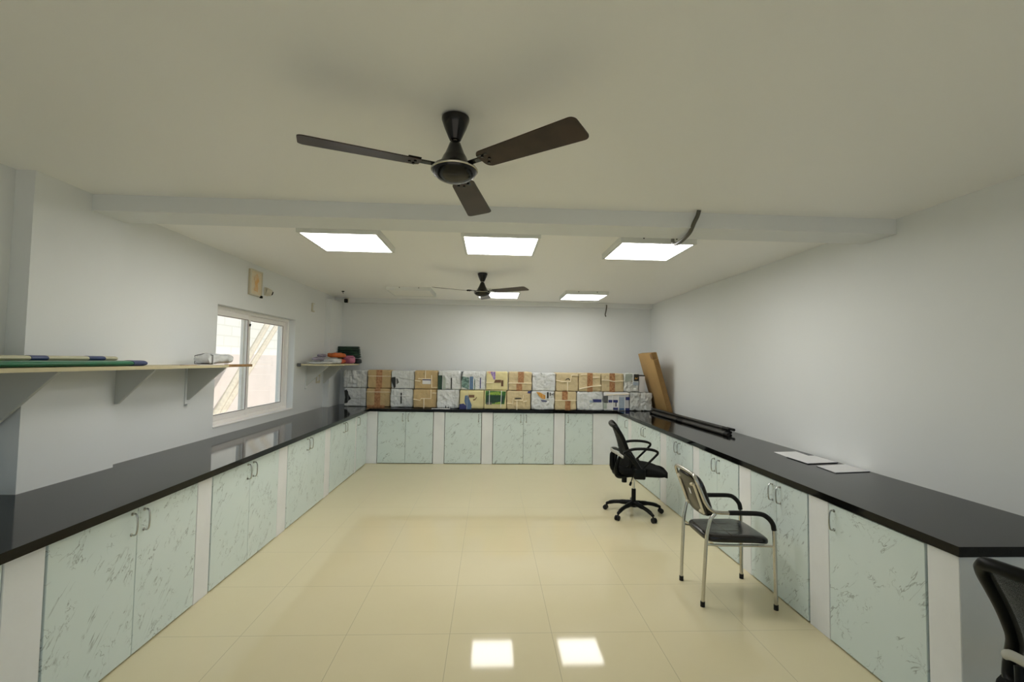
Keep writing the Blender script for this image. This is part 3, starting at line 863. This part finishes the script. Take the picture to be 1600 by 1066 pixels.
parcel('plain white parcel with two tiny black marks at its base', bb(4), M['white_wrap'], [('r', 'printed_patch', 'ink_black', (.38, .0, .42, .14)), ('r', 'printed_patch', 'ink_black', (.49, .0, .53, .09)), ('v', 'cord_grey', .8), ('v', 'cord_white', .26)], seed=5, amp=.014)
parcel('yellow-cream parcel printed with a blue figure on the bottom course', bb(5), M['cream_wrap'],
       [('p', 'printed_patch', 'ink_blue', [(.30, .0), (.48, .0), (.50, .2), (.42, .45), (.34, .72), (.22, .70), (.2, .4)]), ('p', 'printed_patch', 'ink_navy', [(0, 0), (.28, .0), (.28, .16), (.16, .28), (0, .24)], 1),
        ('r', 'printed_patch', 'ink_brown', (.37, .60, .60, .74)), ('p', 'printed_patch', 'ink_brown', [(.56, .44), (.64, .47), (.71, .62), (.68, .62), (.63, .53), (.55, .5)]), ('v', 'cord_white', .31)], seed=6)
parcel('parcel wrapped in a green garden photo print on the bottom course', bb(6), M['cream_wrap'],
       [('p', 'printed_patch', 'ink_green', [(.06, .28), (.90, .28), (.97, .95), (.06, .98)]), ('p', 'printed_patch', 'ink_dkgreen', [(.08, .33), (.86, .36), (.88, .74), (.10, .74)], 1),
        ('p', 'printed_patch', 'ink_lime', [(.16, .76), (.80, .76), (.72, .92), (.24, .90)], 1), ('p', 'printed_patch', 'ink_lime', [(.44, .28), (.72, .28), (.74, .40), (.5, .36)], 2), ('r', 'printed_patch', 'ink_grey', (.10, .25, .34, .36), 2), ('c', 'cord_white', [(.23, .25), (.23, 1)], .004), ('c', 'cord_white', [(.74, .1), (.77, 1)], .004)], seed=7)
parcel('kraft parcel with looped cream cord beside the green photo parcel', bb(7), M['kraft_pale'], [('c', 'cord', [(0, .34), (.24, .30), (.27, .62), (.34, .5), (.66, .5), (.69, .78)]), ('c', 'cord', [(.42, .5), (.42, 0)], .006), ('c', 'cord', [(.68, .42), (.84, .46)]),
        ('p', 'printed_patch', 'ink_black', [(.32, .55), (.62, .58), (.58, .63), (.36, .62)]), ('p', 'printed_patch', 'ink_navy', [(.86, .88), (.98, .86), (1.0, .98), (.88, .99)])], seed=8)
parcel('white parcel with an orange patch and black lettering on the bottom course', bb(8), M['white_wrap'],
       [('p', 'printed_patch', 'ink_orange', [(.20, .96), (.36, .93), (.60, .78), (.60, .58), (.48, .58), (.34, .72)]), ('r', 'lettering', 'ink_black', (.67, .62, .74, .95)), ('r', 'lettering', 'ink_black', (.79, .76, .83, .93)), ('r', 'lettering', 'ink_black', (.86, .80, .92, .85)), ('r', 'lettering', 'ink_black', (.94, .78, .97, .92)),
        ('p', 'printed_patch', 'ink_navy', [(.40, .52), (.66, .49), (.68, .44), (.46, .45)]), ('v', 'cord_white', .5)], seed=9, amp=.016)
parcel('pale kraft parcel with two offset pieces of brown tape next to the long white parcel', bb(9), M['kraft_pale'], [tape(.33, .58, .52, 1), tape(.47, .72, 0, .5), ('h', 'cord', .52)], seed=10)
parcel('long white parcel with a navy strip label on the bottom course', bb(10), M['white_wrap'], [('r', 'label', 'ink_steel', (.48, .42, .62, .54)), ('r', 'label', 'ink_navy', (.60, .44, .93, .60)), ('v', 'cord_white', .24)], seed=11, amp=.016)
parcel('white parcel printed with navy and pale blue panels on the bottom course', bb(11), M['paper'],
       [('r', 'printed_patch', 'ink_grey', (.0, .42, .17, .80), 1), ('r', 'printed_patch', 'ink_sage', (.0, .1, .13, .40)), ('r', 'printed_patch', 'ink_navy', (.19, .44, .34, .58)), ('r', 'printed_patch', 'ink_navy', (.37, .44, .55, .58)), ('r', 'printed_patch', 'ink_navy', (.37, .05, .56, .17)), ('r', 'printed_patch', 'ink_steel', (.60, .18, .80, .74)),
        ('r', 'printed_patch', 'ink_blue', (.60, .04, .80, .16)), ('r', 'printed_patch', 'ink_navy', (.85, .58, 1.0, .74)), ('r', 'printed_patch', 'ink_navy', (.84, .02, 1.0, .15)), ('r', 'printed_patch', 'ink_black', (.46, .22, .495, .44)), ('c', 'cord_white', [(.35, 0), (.35, .9)], .004), ('c', 'cord_white', [(.575, 0), (.575, .9)], .004), ('c', 'cord_white', [(.82, 0), (.82, .9)], .004), ('c', 'cord', [(.1, .84), (1, .90)], .005)], seed=12, amp=.006)
parcel('shiny silver-white wrapped parcel at the carton end of the bottom course', bb(12), M['silver_wrap'], [('r', 'printed_patch', 'ink_black', (.50, .0, .56, .06))], seed=13, amp=.020, depth=.33)
# top course
parcel('plain crumpled white parcel on top at the window end', tb(0), M['white_wrap'], [('v', 'cord_grey', .15), ('v', 'cord_grey', .38), ('v', 'cord_grey', .75), ('c', 'cord_grey', [(.15, .25), (.6, .25)], .002)], seed=21, amp=.016)
parcel('kraft parcel with brown tape, on top, second from the window end', tb(1), M['kraft'], [tape(.37, .62), ('h', 'cord', .66)], seed=22)
parcel('white parcel with a dark torn patch on the top course', tb(2), M['white_wrap'],
       [('p', 'printed_patch', 'ink_black', [(.0, .55), (.05, .62), (.18, .64), (.2, .5), (.2, .08), (.13, .0), (.08, .22), (.02, .38)]), ('p', 'printed_patch', 'ink_grey', [(.22, .56), (.28, .55), (.34, .34), (.24, .22)]), ('v', 'cord_white', .21), ('c', 'cord_grey', [(.33, .6), (.5, .56), (1, .46)], .0025), ('v', 'cord_grey', .79)], seed=23)
parcel('kraft parcel with a small white label and cream strips on the top course', tb(3), M['kraft'],
       [('r', 'label', 'paper', (.34, .27, .69, .52)), ('r', 'printed_patch', 'ink_navy', (.34, .47, .69, .52), 1), ('c', 'cord', [(.46, 1), (.46, .58)], .005), ('c', 'cord', [(.16, .55), (.7, .55)], .005), ('c', 'cord', [(.72, .75), (.74, .08), (1, .10)], .005), ('c', 'cord', [(0, .45), (.26, .42)], .005)], seed=24)
parcel('white parcel with a dark green side panel and black bar on the top course', tb(4), M['white_wrap'], [('r', 'printed_patch', 'ink_dkgreen', (.0, .0, .18, .74)), ('p', 'printed_patch', 'ink_sage', [(.21, 0), (.34, 0), (.32, .6), (.27, .74), (.21, .74)]), ('r', 'printed_patch', 'ink_black', (.555, .03, .60, .62)), ('v', 'cord_white', .19)], seed=25, amp=.015)
parcel('white parcel with a teal photo and blue bars on the top course', tb(5), M['white_wrap'], [('p', 'printed_patch', 'ink_teal', [(.02, .16), (.32, .02), (.32, .66), (.04, .72)]), ('r', 'printed_patch', 'ink_blue', (.345, .02, .49, .72)), ('r', 'printed_patch', 'ink_teal', (.53, .01, .57, .60)), ('r', 'printed_patch', 'ink_navy', (.76, .08, .80, .66)), ('p', 'printed_patch', 'ink_black', [(.0, .5), (.03, .5), (.05, .9), (.09, .98), (.04, .98), (.01, .8)]), ('v', 'cord_white', .33)], seed=26, amp=.008)
parcel('cream parcel with a purple corner patch and brown bars on the top course', tb(6), M['cream_wrap'], [('p', 'printed_patch', 'ink_purple', [(.18, .99), (.42, .99), (.42, .56), (.34, .58)]), ('p', 'printed_patch', 'ink_pink', [(.06, .99), (.22, .99), (.17, .86)], 1), ('p', 'printed_patch', 'ink_brown', [(.36, .40), (.68, .42), (.68, .56), (.42, .56)]), ('r', 'printed_patch', 'ink_brown', (.69, .22, .79, .54)), ('v', 'cord', .32), ('c', 'cord', [(.32, .40), (0, .40)])], seed=27)
parcel('pale kraft parcel with orange-brown tape directly above the looped-cord parcel', tb(7), M['kraft_pale'], [tape(.40, .65, .42, 1), tape(.34, .58, 0, .38), ('h', 'cord', .40)], seed=28)
parcel('plain white parcel on top between two kraft parcels', tb(8), M['white_wrap'], [('v', 'cord_white', .26), ('v', 'cord_white', .56), ('c', 'cord_grey', [(.36, 1.0), (.42, .92)], .004)], seed=29, amp=.012)
parcel('pale kraft parcel with a black squiggle and cream cord on the top course', tb(9), M['kraft_pale'], [('c', 'cord', [(0, .60), (.25, .52), (.64, .52), (.69, .88), (1, .88)], .005), ('c', 'cord', [(.52, .52), (.52, 0)], .006), ('p', 'printed_patch', 'ink_black', [(.40, .60), (.47, .68), (.56, .72), (.64, .62), (.60, .60), (.54, .67), (.46, .62)])], seed=30)
parcel('kraft parcel with brown tape and slanting cord on the top course', tb(10), M['kraft_pale'], [tape(.38, .62), ('c', 'cord', [(.02, .14), (.26, .20), (.56, .28), (1, .33)], .006), ('c', 'cord', [(.62, .76), (.94, .78)], .005), ('c', 'cord', [(.1, .9), (.38, .92)], .003)], seed=31)
parcel('kraft parcel with brown tape and level cord, on top, next to the carton end', tb(11), M['kraft_pale'], [tape(.36, .60), ('c', 'cord', [(0, .63), (.3, .62), (.55, .56), (1, .60)], .005)], seed=32)
parcel('grey-white pouch with a black and gold label at the carton end', tb(12), M['silver_wrap'], [('r', 'label', 'ink_black', (.66, .60, .99, .95), 1), ('p', 'lettering', 'ink_gold', [(.72, .70), (.78, .80), (.82, .73), (.86, .74), (.92, .82), (.90, .72), (.84, .70), (.80, .69), (.78, .74), (.75, .69)], 2), ('r', 'label', 'ink_steel', (.62, .36, .97, .54)), ('p', 'printed_patch', 'ink_sage', [(.05, .55), (.5, .6), (.55, .97), (.1, .95)])], seed=33, amp=.022)
t = thing('white_carton', 'slim upright white carton with dark top beside the black and gold pouch', 'carton', (2.474, 7.550, 1.1905))
obj('box', MB().box((0, 0, 0), (0.10, 0.26, 0.265), 0.004), M['paper'], t)
obj('lid', MB().box((0.0, 0.0, 0.265), (0.10, 0.26, 0.285), 0.003), M['ink_black'], t)
tag(obj('paper_strip', MB().box((-0.95, 7.515, 0.8803), (-0.65, 7.60, 0.8825)), M['paper'], smooth=False), 'narrow white paper strip lying at the edge of the back counter', 'paper')

# ------------------------------------------------------------------ leaning carton
t = thing('flat_carton', 'tall flat brown cardboard carton leaning beside the parcels in the corner', 'carton', (2.868, 7.10, 0.8805))
bm_ = MB().box((-0.085, 0.0, 0.0), (0.0, 0.66, 0.985), 0.006)
o = obj('box', bm_, M['carton'], t)
o.rotation_euler = (0, R(-15.6), 0); o.location.z = 0.0240
o2 = obj('flap', MB().box((-0.088, -0.006, 0.88), (-0.02, 0.05, 0.99), 0.004), M['carton_edge'], o)
o3 = obj('edge_face', MB().box((-0.080, -0.003, 0.004), (-0.004, 0.0, 0.87)), M['carton_edge'], o, False)
o4 = obj('handhole', MB().box((-0.0865, 0.055, 0.90), (-0.080, 0.085, 0.975)), M['ink_brown'], o, False)

# ------------------------------------------------------------------ black pipes on the counter
random.seed(4)
pipes = [((2.845, 7.05), (2.845, 5.47), .016, 0, 'black pipe lying alone against the wall behind the bundle'),
         ((2.70, 7.45), (2.800, 5.34), .017, 0, 'black pipe of the bundle on the counter, lying closest to the wall'),
         ((2.655, 7.42), (2.755, 5.16), .017, 0, 'black pipe lying second from the wall in the bundle'),
         ((2.62, 7.40), (2.715, 5.19), .017, 0, 'black pipe lying in the middle of the bundle on the counter'),
         ((2.585, 7.30), (2.675, 5.04), .017, 0, 'black pipe lying second from the outer side of the bundle'),
         ((2.55, 7.20), (2.625, 4.97), .018, 0, 'black pipe with collars on the outer side of the bundle'),
         ((2.675, 7.43), (2.772, 5.12), .016, 1, 'black pipe lying on top of the bundle near the wall'),
         ((2.638, 7.40), (2.730, 5.14), .016, 1, 'black pipe lying on top in the middle of the bundle')]
for (a, b_, rd, lv, lb) in pipes:
    z = 0.8805 + rd + lv * 0.036
    t = thing('black_pipe', lb, 'pipe', (a[0], a[1], 0.8805), 0, 'black pipes on the counter')
    v = Vector((b_[0] - a[0], b_[1] - a[1], 0))
    zz_ = z - 0.8805
    obj('tube', MB().tube([(0, 0, zz_), (v.x, v.y, zz_)], rd * 0.86, 12), M['pipe'], t)
    for f0 in ((0.0, 0.03), (0.42, 0.50), (0.965, 1.0)) if lv == 0 else ((0.94, 1.0),):
        obj('collar', MB().tube([(v.x * f0[0], v.y * f0[0], zz_), (v.x * f0[1], v.y * f0[1], zz_)], rd, 12), M['rubber'], t)

# ------------------------------------------------------------------ papers on the counter
def sheet(name, label, pts, z0, z1, m, cover=None):
    if cover is None:
        return tag(obj(name, MB().prism(pts, z0, z1, 'z'), m, smooth=False), label, 'paper')
    t_ = thing(name, label, 'paper')
    obj('pages', MB().prism(pts, z0, z1, 'z'), m, t_, False)
    cx = sum(p[0] for p in pts) / 4; cy = sum(p[1] for p in pts) / 4
    obj('cover', MB().prism([(cx + (p[0] - cx) * 1.03, cy + (p[1] - cy) * 1.03) for p in pts], cover, z0, 'z'), M['folder_black'], t_, False)
    return t_
sheet('paper_sheet', 'white paper sheet partly under another sheet, furthest along the counter', [(2.600, 4.115), (2.575, 3.84), (2.80, 3.80), (2.83, 4.15)], 0.8805, 0.8820, M['paper'])
sheet('paper_pad', 'white paper pad with dark cover lying over the single sheet', [(2.572, 3.885), (2.572, 3.625), (2.855, 3.675), (2.855, 3.94)], 0.8850, 0.8880, M['paper'], 0.8822)
sheet('paper_pad', 'separate white paper pad with dark cover at the open end of the counter', [(2.590, 3.545), (2.570, 3.325), (2.872, 3.375), (2.872, 3.610)], 0.8830, 0.8860, M['paper'], 0.8805)

# ------------------------------------------------------------------ office swivel chairs (forward = +x)
def swivel_chair(label, loc, rz, base_rot, arms=True):
    t_ = thing('swivel_chair', label, 'chair', loc, rz, 'black mesh swivel chairs')
    # star base
    hub = MB().lathe([(0.045, 0.085), (0.050, 0.09), (0.046, 0.125), (0.034, 0.135), (0.030, 0.14)], 24)
    bo = obj('star_base', hub, M['black'], t_)
    for k_ in range(5):
        a = base_rot - rz + k_ * 2 * PI / 5
        d = Vector((math.cos(a), math.sin(a), 0))
        P_ = [d * 0.02 + Vector((0, 0, 0.118)), d * 0.10 + Vector((0, 0, 0.118)), d * 0.22 + Vector((0, 0, 0.103)), d * 0.295 + Vector((0, 0, 0.076)), d * 0.308 + Vector((0, 0, 0.064))]
        obj('leg', MB().tube(P_, [0.030, 0.026, 0.021, 0.017, 0.014], 12, smooth=4), M['black'], bo)
        c = MB()
        s_ = Vector((-d.y, d.x, 0))
        cc = d * 0.318 + Vector((0, 0, 0.027))
        for sg in (-1, 1):
            c.tube([cc + s_ * sg * 0.006, cc + s_ * sg * 0.009, cc + s_ * sg * 0.021, cc + s_ * sg * 0.024], [0.022, 0.027, 0.027, 0.022], 18)
        c.tube([cc + s_ * 0.012 * sg for sg in (-1, 1)], 0.012, 10)
        c.tube([d * 0.305 + Vector((0, 0, 0.025)), d * 0.305 + Vector((0, 0, 0.07))], 0.009, 8)
        obj('caster', c, M['rubber'], bo)
    obj('gas_sleeve', MB().lathe([(0.024, 0.125), (0.024, 0.275), (0.020, 0.28)], 20), M['black'], t_)
    obj('gas_lift', MB().cyl((0, 0, 0.275), (0, 0, 0.425), 0.013, 16), M['chrome'], t_)
    me_ = MB().box((-0.13, -0.07, 0.415), (0.12, 0.07, 0.445), 0.008)
    me_.tube([(-0.105, -0.02, 0.42), (-0.105, -0.02, 0.35)], (0.030, 0.028), 16)
    mo = obj('tilt_mechanism', me_, M['black'], t_)
    lv = MB().tube([(0.05, 0.06, 0.42), (0.06, 0.16, 0.40), (0.11, 0.20, 0.37)], 0.006, 8)
    lv.tube([(-0.02, -0.06, 0.42), (-0.045, -0.13, 0.37)], 0.005, 8).tube([(-0.043, -0.125, 0.374), (-0.055, -0.15, 0.352)], 0.013, 10)
    obj('lever', lv, M['black'], mo)
    # seat
    def seat_surface(u, v):
        pass
    sb = bmesh.new()
    bmesh.ops.create_cube(sb, size=1.0)
    bmesh.ops.subdivide_edges(sb, edges=sb.edges[:], cuts=11, use_grid_fill=True)
    for v in sb.verts:
        c = v.co.copy()
        e = 4.5
        k_ = (abs(2 * c.x) ** e + abs(2 * c.y) ** e + abs(2 * c.z) ** 3.0) ** (1 / e)
        mx = max(abs(2 * c.x), abs(2 * c.y), abs(2 * c.z), 1e-6)
        c = c * (mx / max(k_, 1e-6)) if k_ > 0 else c
        x = c.x * 0.52 + 0.085
        y = c.y * 0.49
        z = 0.505 + c.z * 0.105
        s = (x + 0.17) / 0.52
        if c.z > 0:
            z += 0.012 * math.cos(s * PI) - 0.012 * (1 - (2 * c.y) ** 2)
        if s > 0.55:
            z -= 0.055 * ((s - 0.55) / 0.45) ** 2 * (1.0 if c.z > 0 else 0.15)
        v.co = (x, y, z)
    sm = MB(); sm.merge(sb)
    obj('seat', sm, M['fabric'], t_)
    # back: rounded frame, wide at the top, narrow at the waist, flared below
    def bx(z):            # profile of the back seen from the side
        return -0.075 - 0.02 * ((z - 0.66) / 0.12) ** 2 * (1 if z < 0.66 else 0) - (0.0 if z < 0.66 else 0.42 * (z - 0.66) * (0.65 + 0.35 * (z - 0.66) / 0.33)) - 0.03
    def hw(z):            # half width
        pts_ = [(0.52, 0.185), (0.58, 0.205), (0.64, 0.198), (0.70, 0.185), (0.78, 0.190), (0.88, 0.212), (0.95, 0.222), (0.985, 0.200)]
        for (a, b_), (c_, d_) in zip(pts_, pts_[1:]):
            if z <= c_:
                return b_ + (d_ - b_) * max(0, (z - a)) / (c_ - a)
        return pts_[-1][1]
    def curve_x(y, z):    # the back wraps round the sitter
        wr = 2.5 - 1.75 * min(1.0, max(0.0, (z - 0.70) / 0.27))
        return bx(z) + wr * (y * y - 0.0185)
    loop = []
    zs = [0.54, 0.58, 0.64, 0.70, 0.76, 0.82, 0.88, 0.94, 0.972]
    for z in zs: loop.append((curve_x(hw(z), z), hw(z), z))
    for y in (0.185, 0.10, 0.0, -0.10, -0.185): loop.append((curve_x(y, 0.988), y, 0.985 + 0.006 * (1 - abs(y) / 0.2)))
    for z in zs[::-1]: loop.append((curve_x(hw(z), z), -hw(z), z))
    for y in (-0.12, 0.0, 0.12): loop.append((curve_x(y, 0.52), y, 0.515))
    fr = MB().tube(loop, 0.024, 10, closed=True, smooth=4)
    fo = obj('back_frame', fr, M['black'], t_)
    mf = MB().grid(lambda u, v: (lambda z: (lambda y: (curve_x(y, z), y, z))((2 * v - 1) * hw(z)))(0.52 + 0.465 * u), 20, 16)
    obj('back_mesh', mf, M['mesh'], t_, solid=0.002)
    # rear support and lumbar bar
    sp = MB()
    for sg in (-1, 1):
        sp.tube([(-0.06, 0.05 * sg, 0.43), (-0.17, 0.08 * sg, 0.425), (-0.20, 0.10 * sg, 0.47), (-0.195, 0.125 * sg, 0.56), (-0.165, 0.14 * sg, 0.65)], [0.020, 0.024, 0.024, 0.020, 0.016], 10, smooth=4)
    sp.tube([(-0.19, -0.10, 0.455), (-0.215, 0, 0.46), (-0.19, 0.10, 0.455)], 0.026, 10, smooth=4)
    sp.tube([(-0.15, 0.0, 0.43), (-0.225, 0.0, 0.50), (-0.235, 0.0, 0.62), (-0.225, 0.0, 0.68)], [0.03, 0.034, 0.03, 0.022], 10, smooth=4)
    obj('back_support', sp, M['black'], t_)
    lb_ = MB()
    lb_.tube([(-0.13, -0.190, 0.655), (-0.185, -0.15, 0.685), (-0.235, -0.07, 0.70), (-0.245, 0.0, 0.702), (-0.235, 0.07, 0.70), (-0.185, 0.15, 0.685), (-0.13, 0.190, 0.655)], 0.015, 10, smooth=5, squash=(0.8, 0.8, 1.2))
    obj('lumbar_bar', lb_, M['grey_bar'], t_)
    for sg in (-1, 1) if arms else ():
        y = 0.255 * sg
        a_ = MB()
        a_.box((-0.03, y - 0.03 if sg < 0 else y - 0.05, 0.445), (0.09, y + 0.05 if sg < 0 else y + 0.03, 0.56), 0.016, 3)
        a_.tube([(0.03, y, 0.53), (-0.005, y, 0.60), (-0.06, y, 0.675), (-0.115, y, 0.715)], [0.030, 0.027, 0.024, 0.017], 10, smooth=4)
        a_.tube([(-0.135, y, 0.712), (-0.10, y, 0.735), (-0.03, y, 0.757), (0.06, y, 0.765), (0.15, y, 0.760), (0.205, y, 0.744), (0.215, y, 0.722), (0.185, y, 0.685), (0.10, y, 0.595), (0.035, y, 0.525)], [0.014, 0.014, 0.015, 0.015, 0.015, 0.014, 0.013, 0.012, 0.012, 0.014], 10, smooth=5)
        obj('armrest', a_, M['black'], t_)
    return t_
swivel_chair('black mesh swivel chair standing in full view beside the counter', (1.614, 5.10, 0), R(-11), R(149))
swivel_chair('black mesh swivel chair cut off at the picture edge by the open counter end', (2.041, 1.466, 0), R(20), R(30), False)

# ------------------------------------------------------------------ chrome visitor chair (forward = +x)
t = thing('visitor_chair', 'chrome tube armchair with black padded seat facing the counter', 'chair', (1.735, 3.365, 0), R(-1.5))
def side(sg):
    y = lambda q: q * sg
    w0, w1 = 0.19, 0.225
    return [(-0.285, y(w0 - 0.075), 0.892), (-0.283, y(w0 - 0.02), 0.882), (-0.272, y(w0), 0.845), (-0.245, y(w0 + 0.004), 0.775), (-0.215, y(w0 + 0.008), 0.705), (-0.180, y(w0 + 0.012), 0.662), (-0.130, y(w0 + 0.016), 0.645),
            (0.02, y(w1 - 0.01), 0.645), (0.150, y(w1 - 0.005), 0.642), (0.200, y(w1), 0.622), (0.236, y(w1), 0.580), (0.248, y(w1), 0.520), (0.252, y(w1), 0.30), (0.254, y(w1 + 0.004), 0.03)]
near, far = side(-1), side(1)
path = far[::-1] + near
obj('frame', MB().tube(path, 0.0125, 12, smooth=5), M['steel'], t)
for sg in (-1, 1):
    lg = MB().tube([(-0.155, 0.208 * sg, 0.640), (-0.185, 0.204 * sg, 0.600), (-0.200, 0.202 * sg, 0.540), (-0.214, 0.200 * sg, 0.45), (-0.228, 0.195 * sg, 0.20), (-0.236, 0.190 * sg, 0.03)], 0.0125, 12, smooth=4)
    obj('rear_leg', lg, M['steel'], t)
    obj('foot', MB().cyl((-0.2365, 0.190 * sg, 0.0), (-0.236, 0.190 * sg, 0.035), 0.0155, 14), M['rubber'], t)
    obj('foot', MB().cyl((0.254, 0.229 * sg, 0.0), (0.254, 0.229 * sg, 0.035), 0.0155, 14), M['rubber'], t)
    w1 = 0.225
    obj('arm_pad', MB().tube([(-0.06, (w1 - 0.012) * sg, 0.646), (0.03, (w1 - 0.010) * sg, 0.646), (0.150, (w1 - 0.005) * sg, 0.643), (0.200, w1 * sg, 0.622), (0.236, w1 * sg, 0.580), (0.247, w1 * sg, 0.535)], 0.0165, 12, smooth=5), M['rubber'], t)
    obj('seat_rail', MB().tube([(-0.216, 0.20 * sg, 0.425), (-0.10, 0.185 * sg, 0.415), (0.15, 0.19 * sg, 0.415), (0.250, 0.222 * sg, 0.425)], 0.009, 8, smooth=3), M['steel'], t)
sb = bmesh.new()
bmesh.ops.create_cube(sb, size=1.0)
bmesh.ops.subdivide_edges(sb, edges=sb.edges[:], cuts=11, use_grid_fill=True)
for v in sb.verts:
    c = v.co.copy(); e = 6.0
    k_ = (abs(2 * c.x) ** e + abs(2 * c.y) ** e + abs(2 * c.z) ** 3.5) ** (1 / e)
    c = c * (max(abs(2 * c.x), abs(2 * c.y), abs(2 * c.z)) / max(k_, 1e-6))
    s = c.x + 0.5
    z = 0.453 + c.z * 0.060
    if c.z > 0.1:
        z -= 0.010 * (1 - (2 * c.y) ** 2) * math.sin(s * PI)
    z -= 0.022 * max(0, (s - 0.7) / 0.3) ** 2
    v.co = (c.x * 0.46 + 0.024, c.y * (0.37 + 0.03 * s), z)
sm = MB(); sm.merge(sb)
so = obj('seat', sm, M['leather'], t)
sg_ = MB()
for y in (-0.075, 0.075):
    sg_.tube([(-0.19, y, 0.4785), (-0.05, y, 0.4745), (0.10, y, 0.4735), (0.18, y, 0.466)], 0.0022, 6, smooth=3)
sg_.tube([(-0.02, -0.17, 0.4815), (-0.02, 0.0, 0.4725), (-0.02, 0.17, 0.4815)], 0.0022, 6, smooth=3)
obj('seat_seam', sg_, M['back_panel'], so)
def back_pt(u, v, off):
    z = 0.585 + 0.29 * v
    x = -0.175 - 0.355 * (z - 0.585) + 0.9 * ((2 * u - 1) * 0.19) ** 2 * 0.6 - 0.012
    y = (2 * u - 1) * 0.178
    n_ = Vector((0.95, 0, 0.33)).normalized()
    return Vector((x, y, z)) + n_ * off
def back_slab(o0, o1, shrink=1.0, rad=0.22):
    out = []
    N = 40
    for i in range(N):
        a = 2 * PI * i / N
        e = 5.0
        ca, sa = math.cos(a), math.sin(a)
        r_ = (abs(ca) ** e + abs(sa) ** e) ** (-1 / e)
        out.append((0.5 + 0.5 * ca * r_ * shrink, 0.5 + 0.5 * sa * r_ * shrink))
    m_ = MB()
    offs = [(o0, 0.96), (o0 + 0.3 * (o1 - o0), 1.0), (o0 + 0.7 * (o1 - o0), 1.0), (o1, 0.95)]
    vs_ = []
    for of, sc in offs:
        for (u, v) in out:
            vs_.append(back_pt(0.5 + (u - 0.5) * sc, 0.5 + (v - 0.5) * sc, of))
    fs = []
    for k_ in range(3):
        for i in range(N):
            j = (i + 1) % N
            fs.append((k_ * N + i, k_ * N + j, (k_ + 1) * N + j, (k_ + 1) * N + i))
    vs_.append(back_pt(0.5, 0.5, o0)); vs_.append(back_pt(0.5, 0.5, o1))
    for i in range(N):
        j = (i + 1) % N
        fs.append((4 * N, j, i)); fs.append((4 * N + 1, 3 * N + i, 3 * N + j))
    m_.add(vs_, fs)
    return m_
bk = obj('backrest', back_slab(0.0, 0.038), M['leather'], t)
obj('back_panel', back_slab(-0.012, 0.0, 0.94), M['back_panel'], bk)
for sg in (-1, 1):
    br_ = MB()
    c0 = 0.5 + sg * 0.40
    P_ = [back_pt(c0, v, -0.018) for v in (0.14, 0.35, 0.6, 0.84)]
    br_.tube(P_, 0.015, 8, smooth=3, squash=(0.5, 1.3, 1))
    br_.tube([back_pt(c0 - sg * 0.12, 0.80, -0.016), back_pt(c0, 0.84, -0.018)], 0.012, 8)
    br_.tube([back_pt(c0 - sg * 0.12, 0.16, -0.016), back_pt(c0, 0.16, -0.018)], 0.012, 8)
    obj('back_bracket', br_, M['cream_plastic'], bk)
obj('label', MB().add([back_pt(u, v, -0.0135) for u, v in ((.38, .50), (.46, .50), (.46, .64), (.38, .64))] + [back_pt(u, v, -0.012) for u, v in ((.38, .50), (.46, .50), (.46, .64), (.38, .64))],
    [(0, 1, 2, 3), (7, 6, 5, 4), (0, 4, 5, 1), (1, 5, 6, 2), (2, 6, 7, 3), (3, 7, 4, 0)]), M['paper'], bk, False)
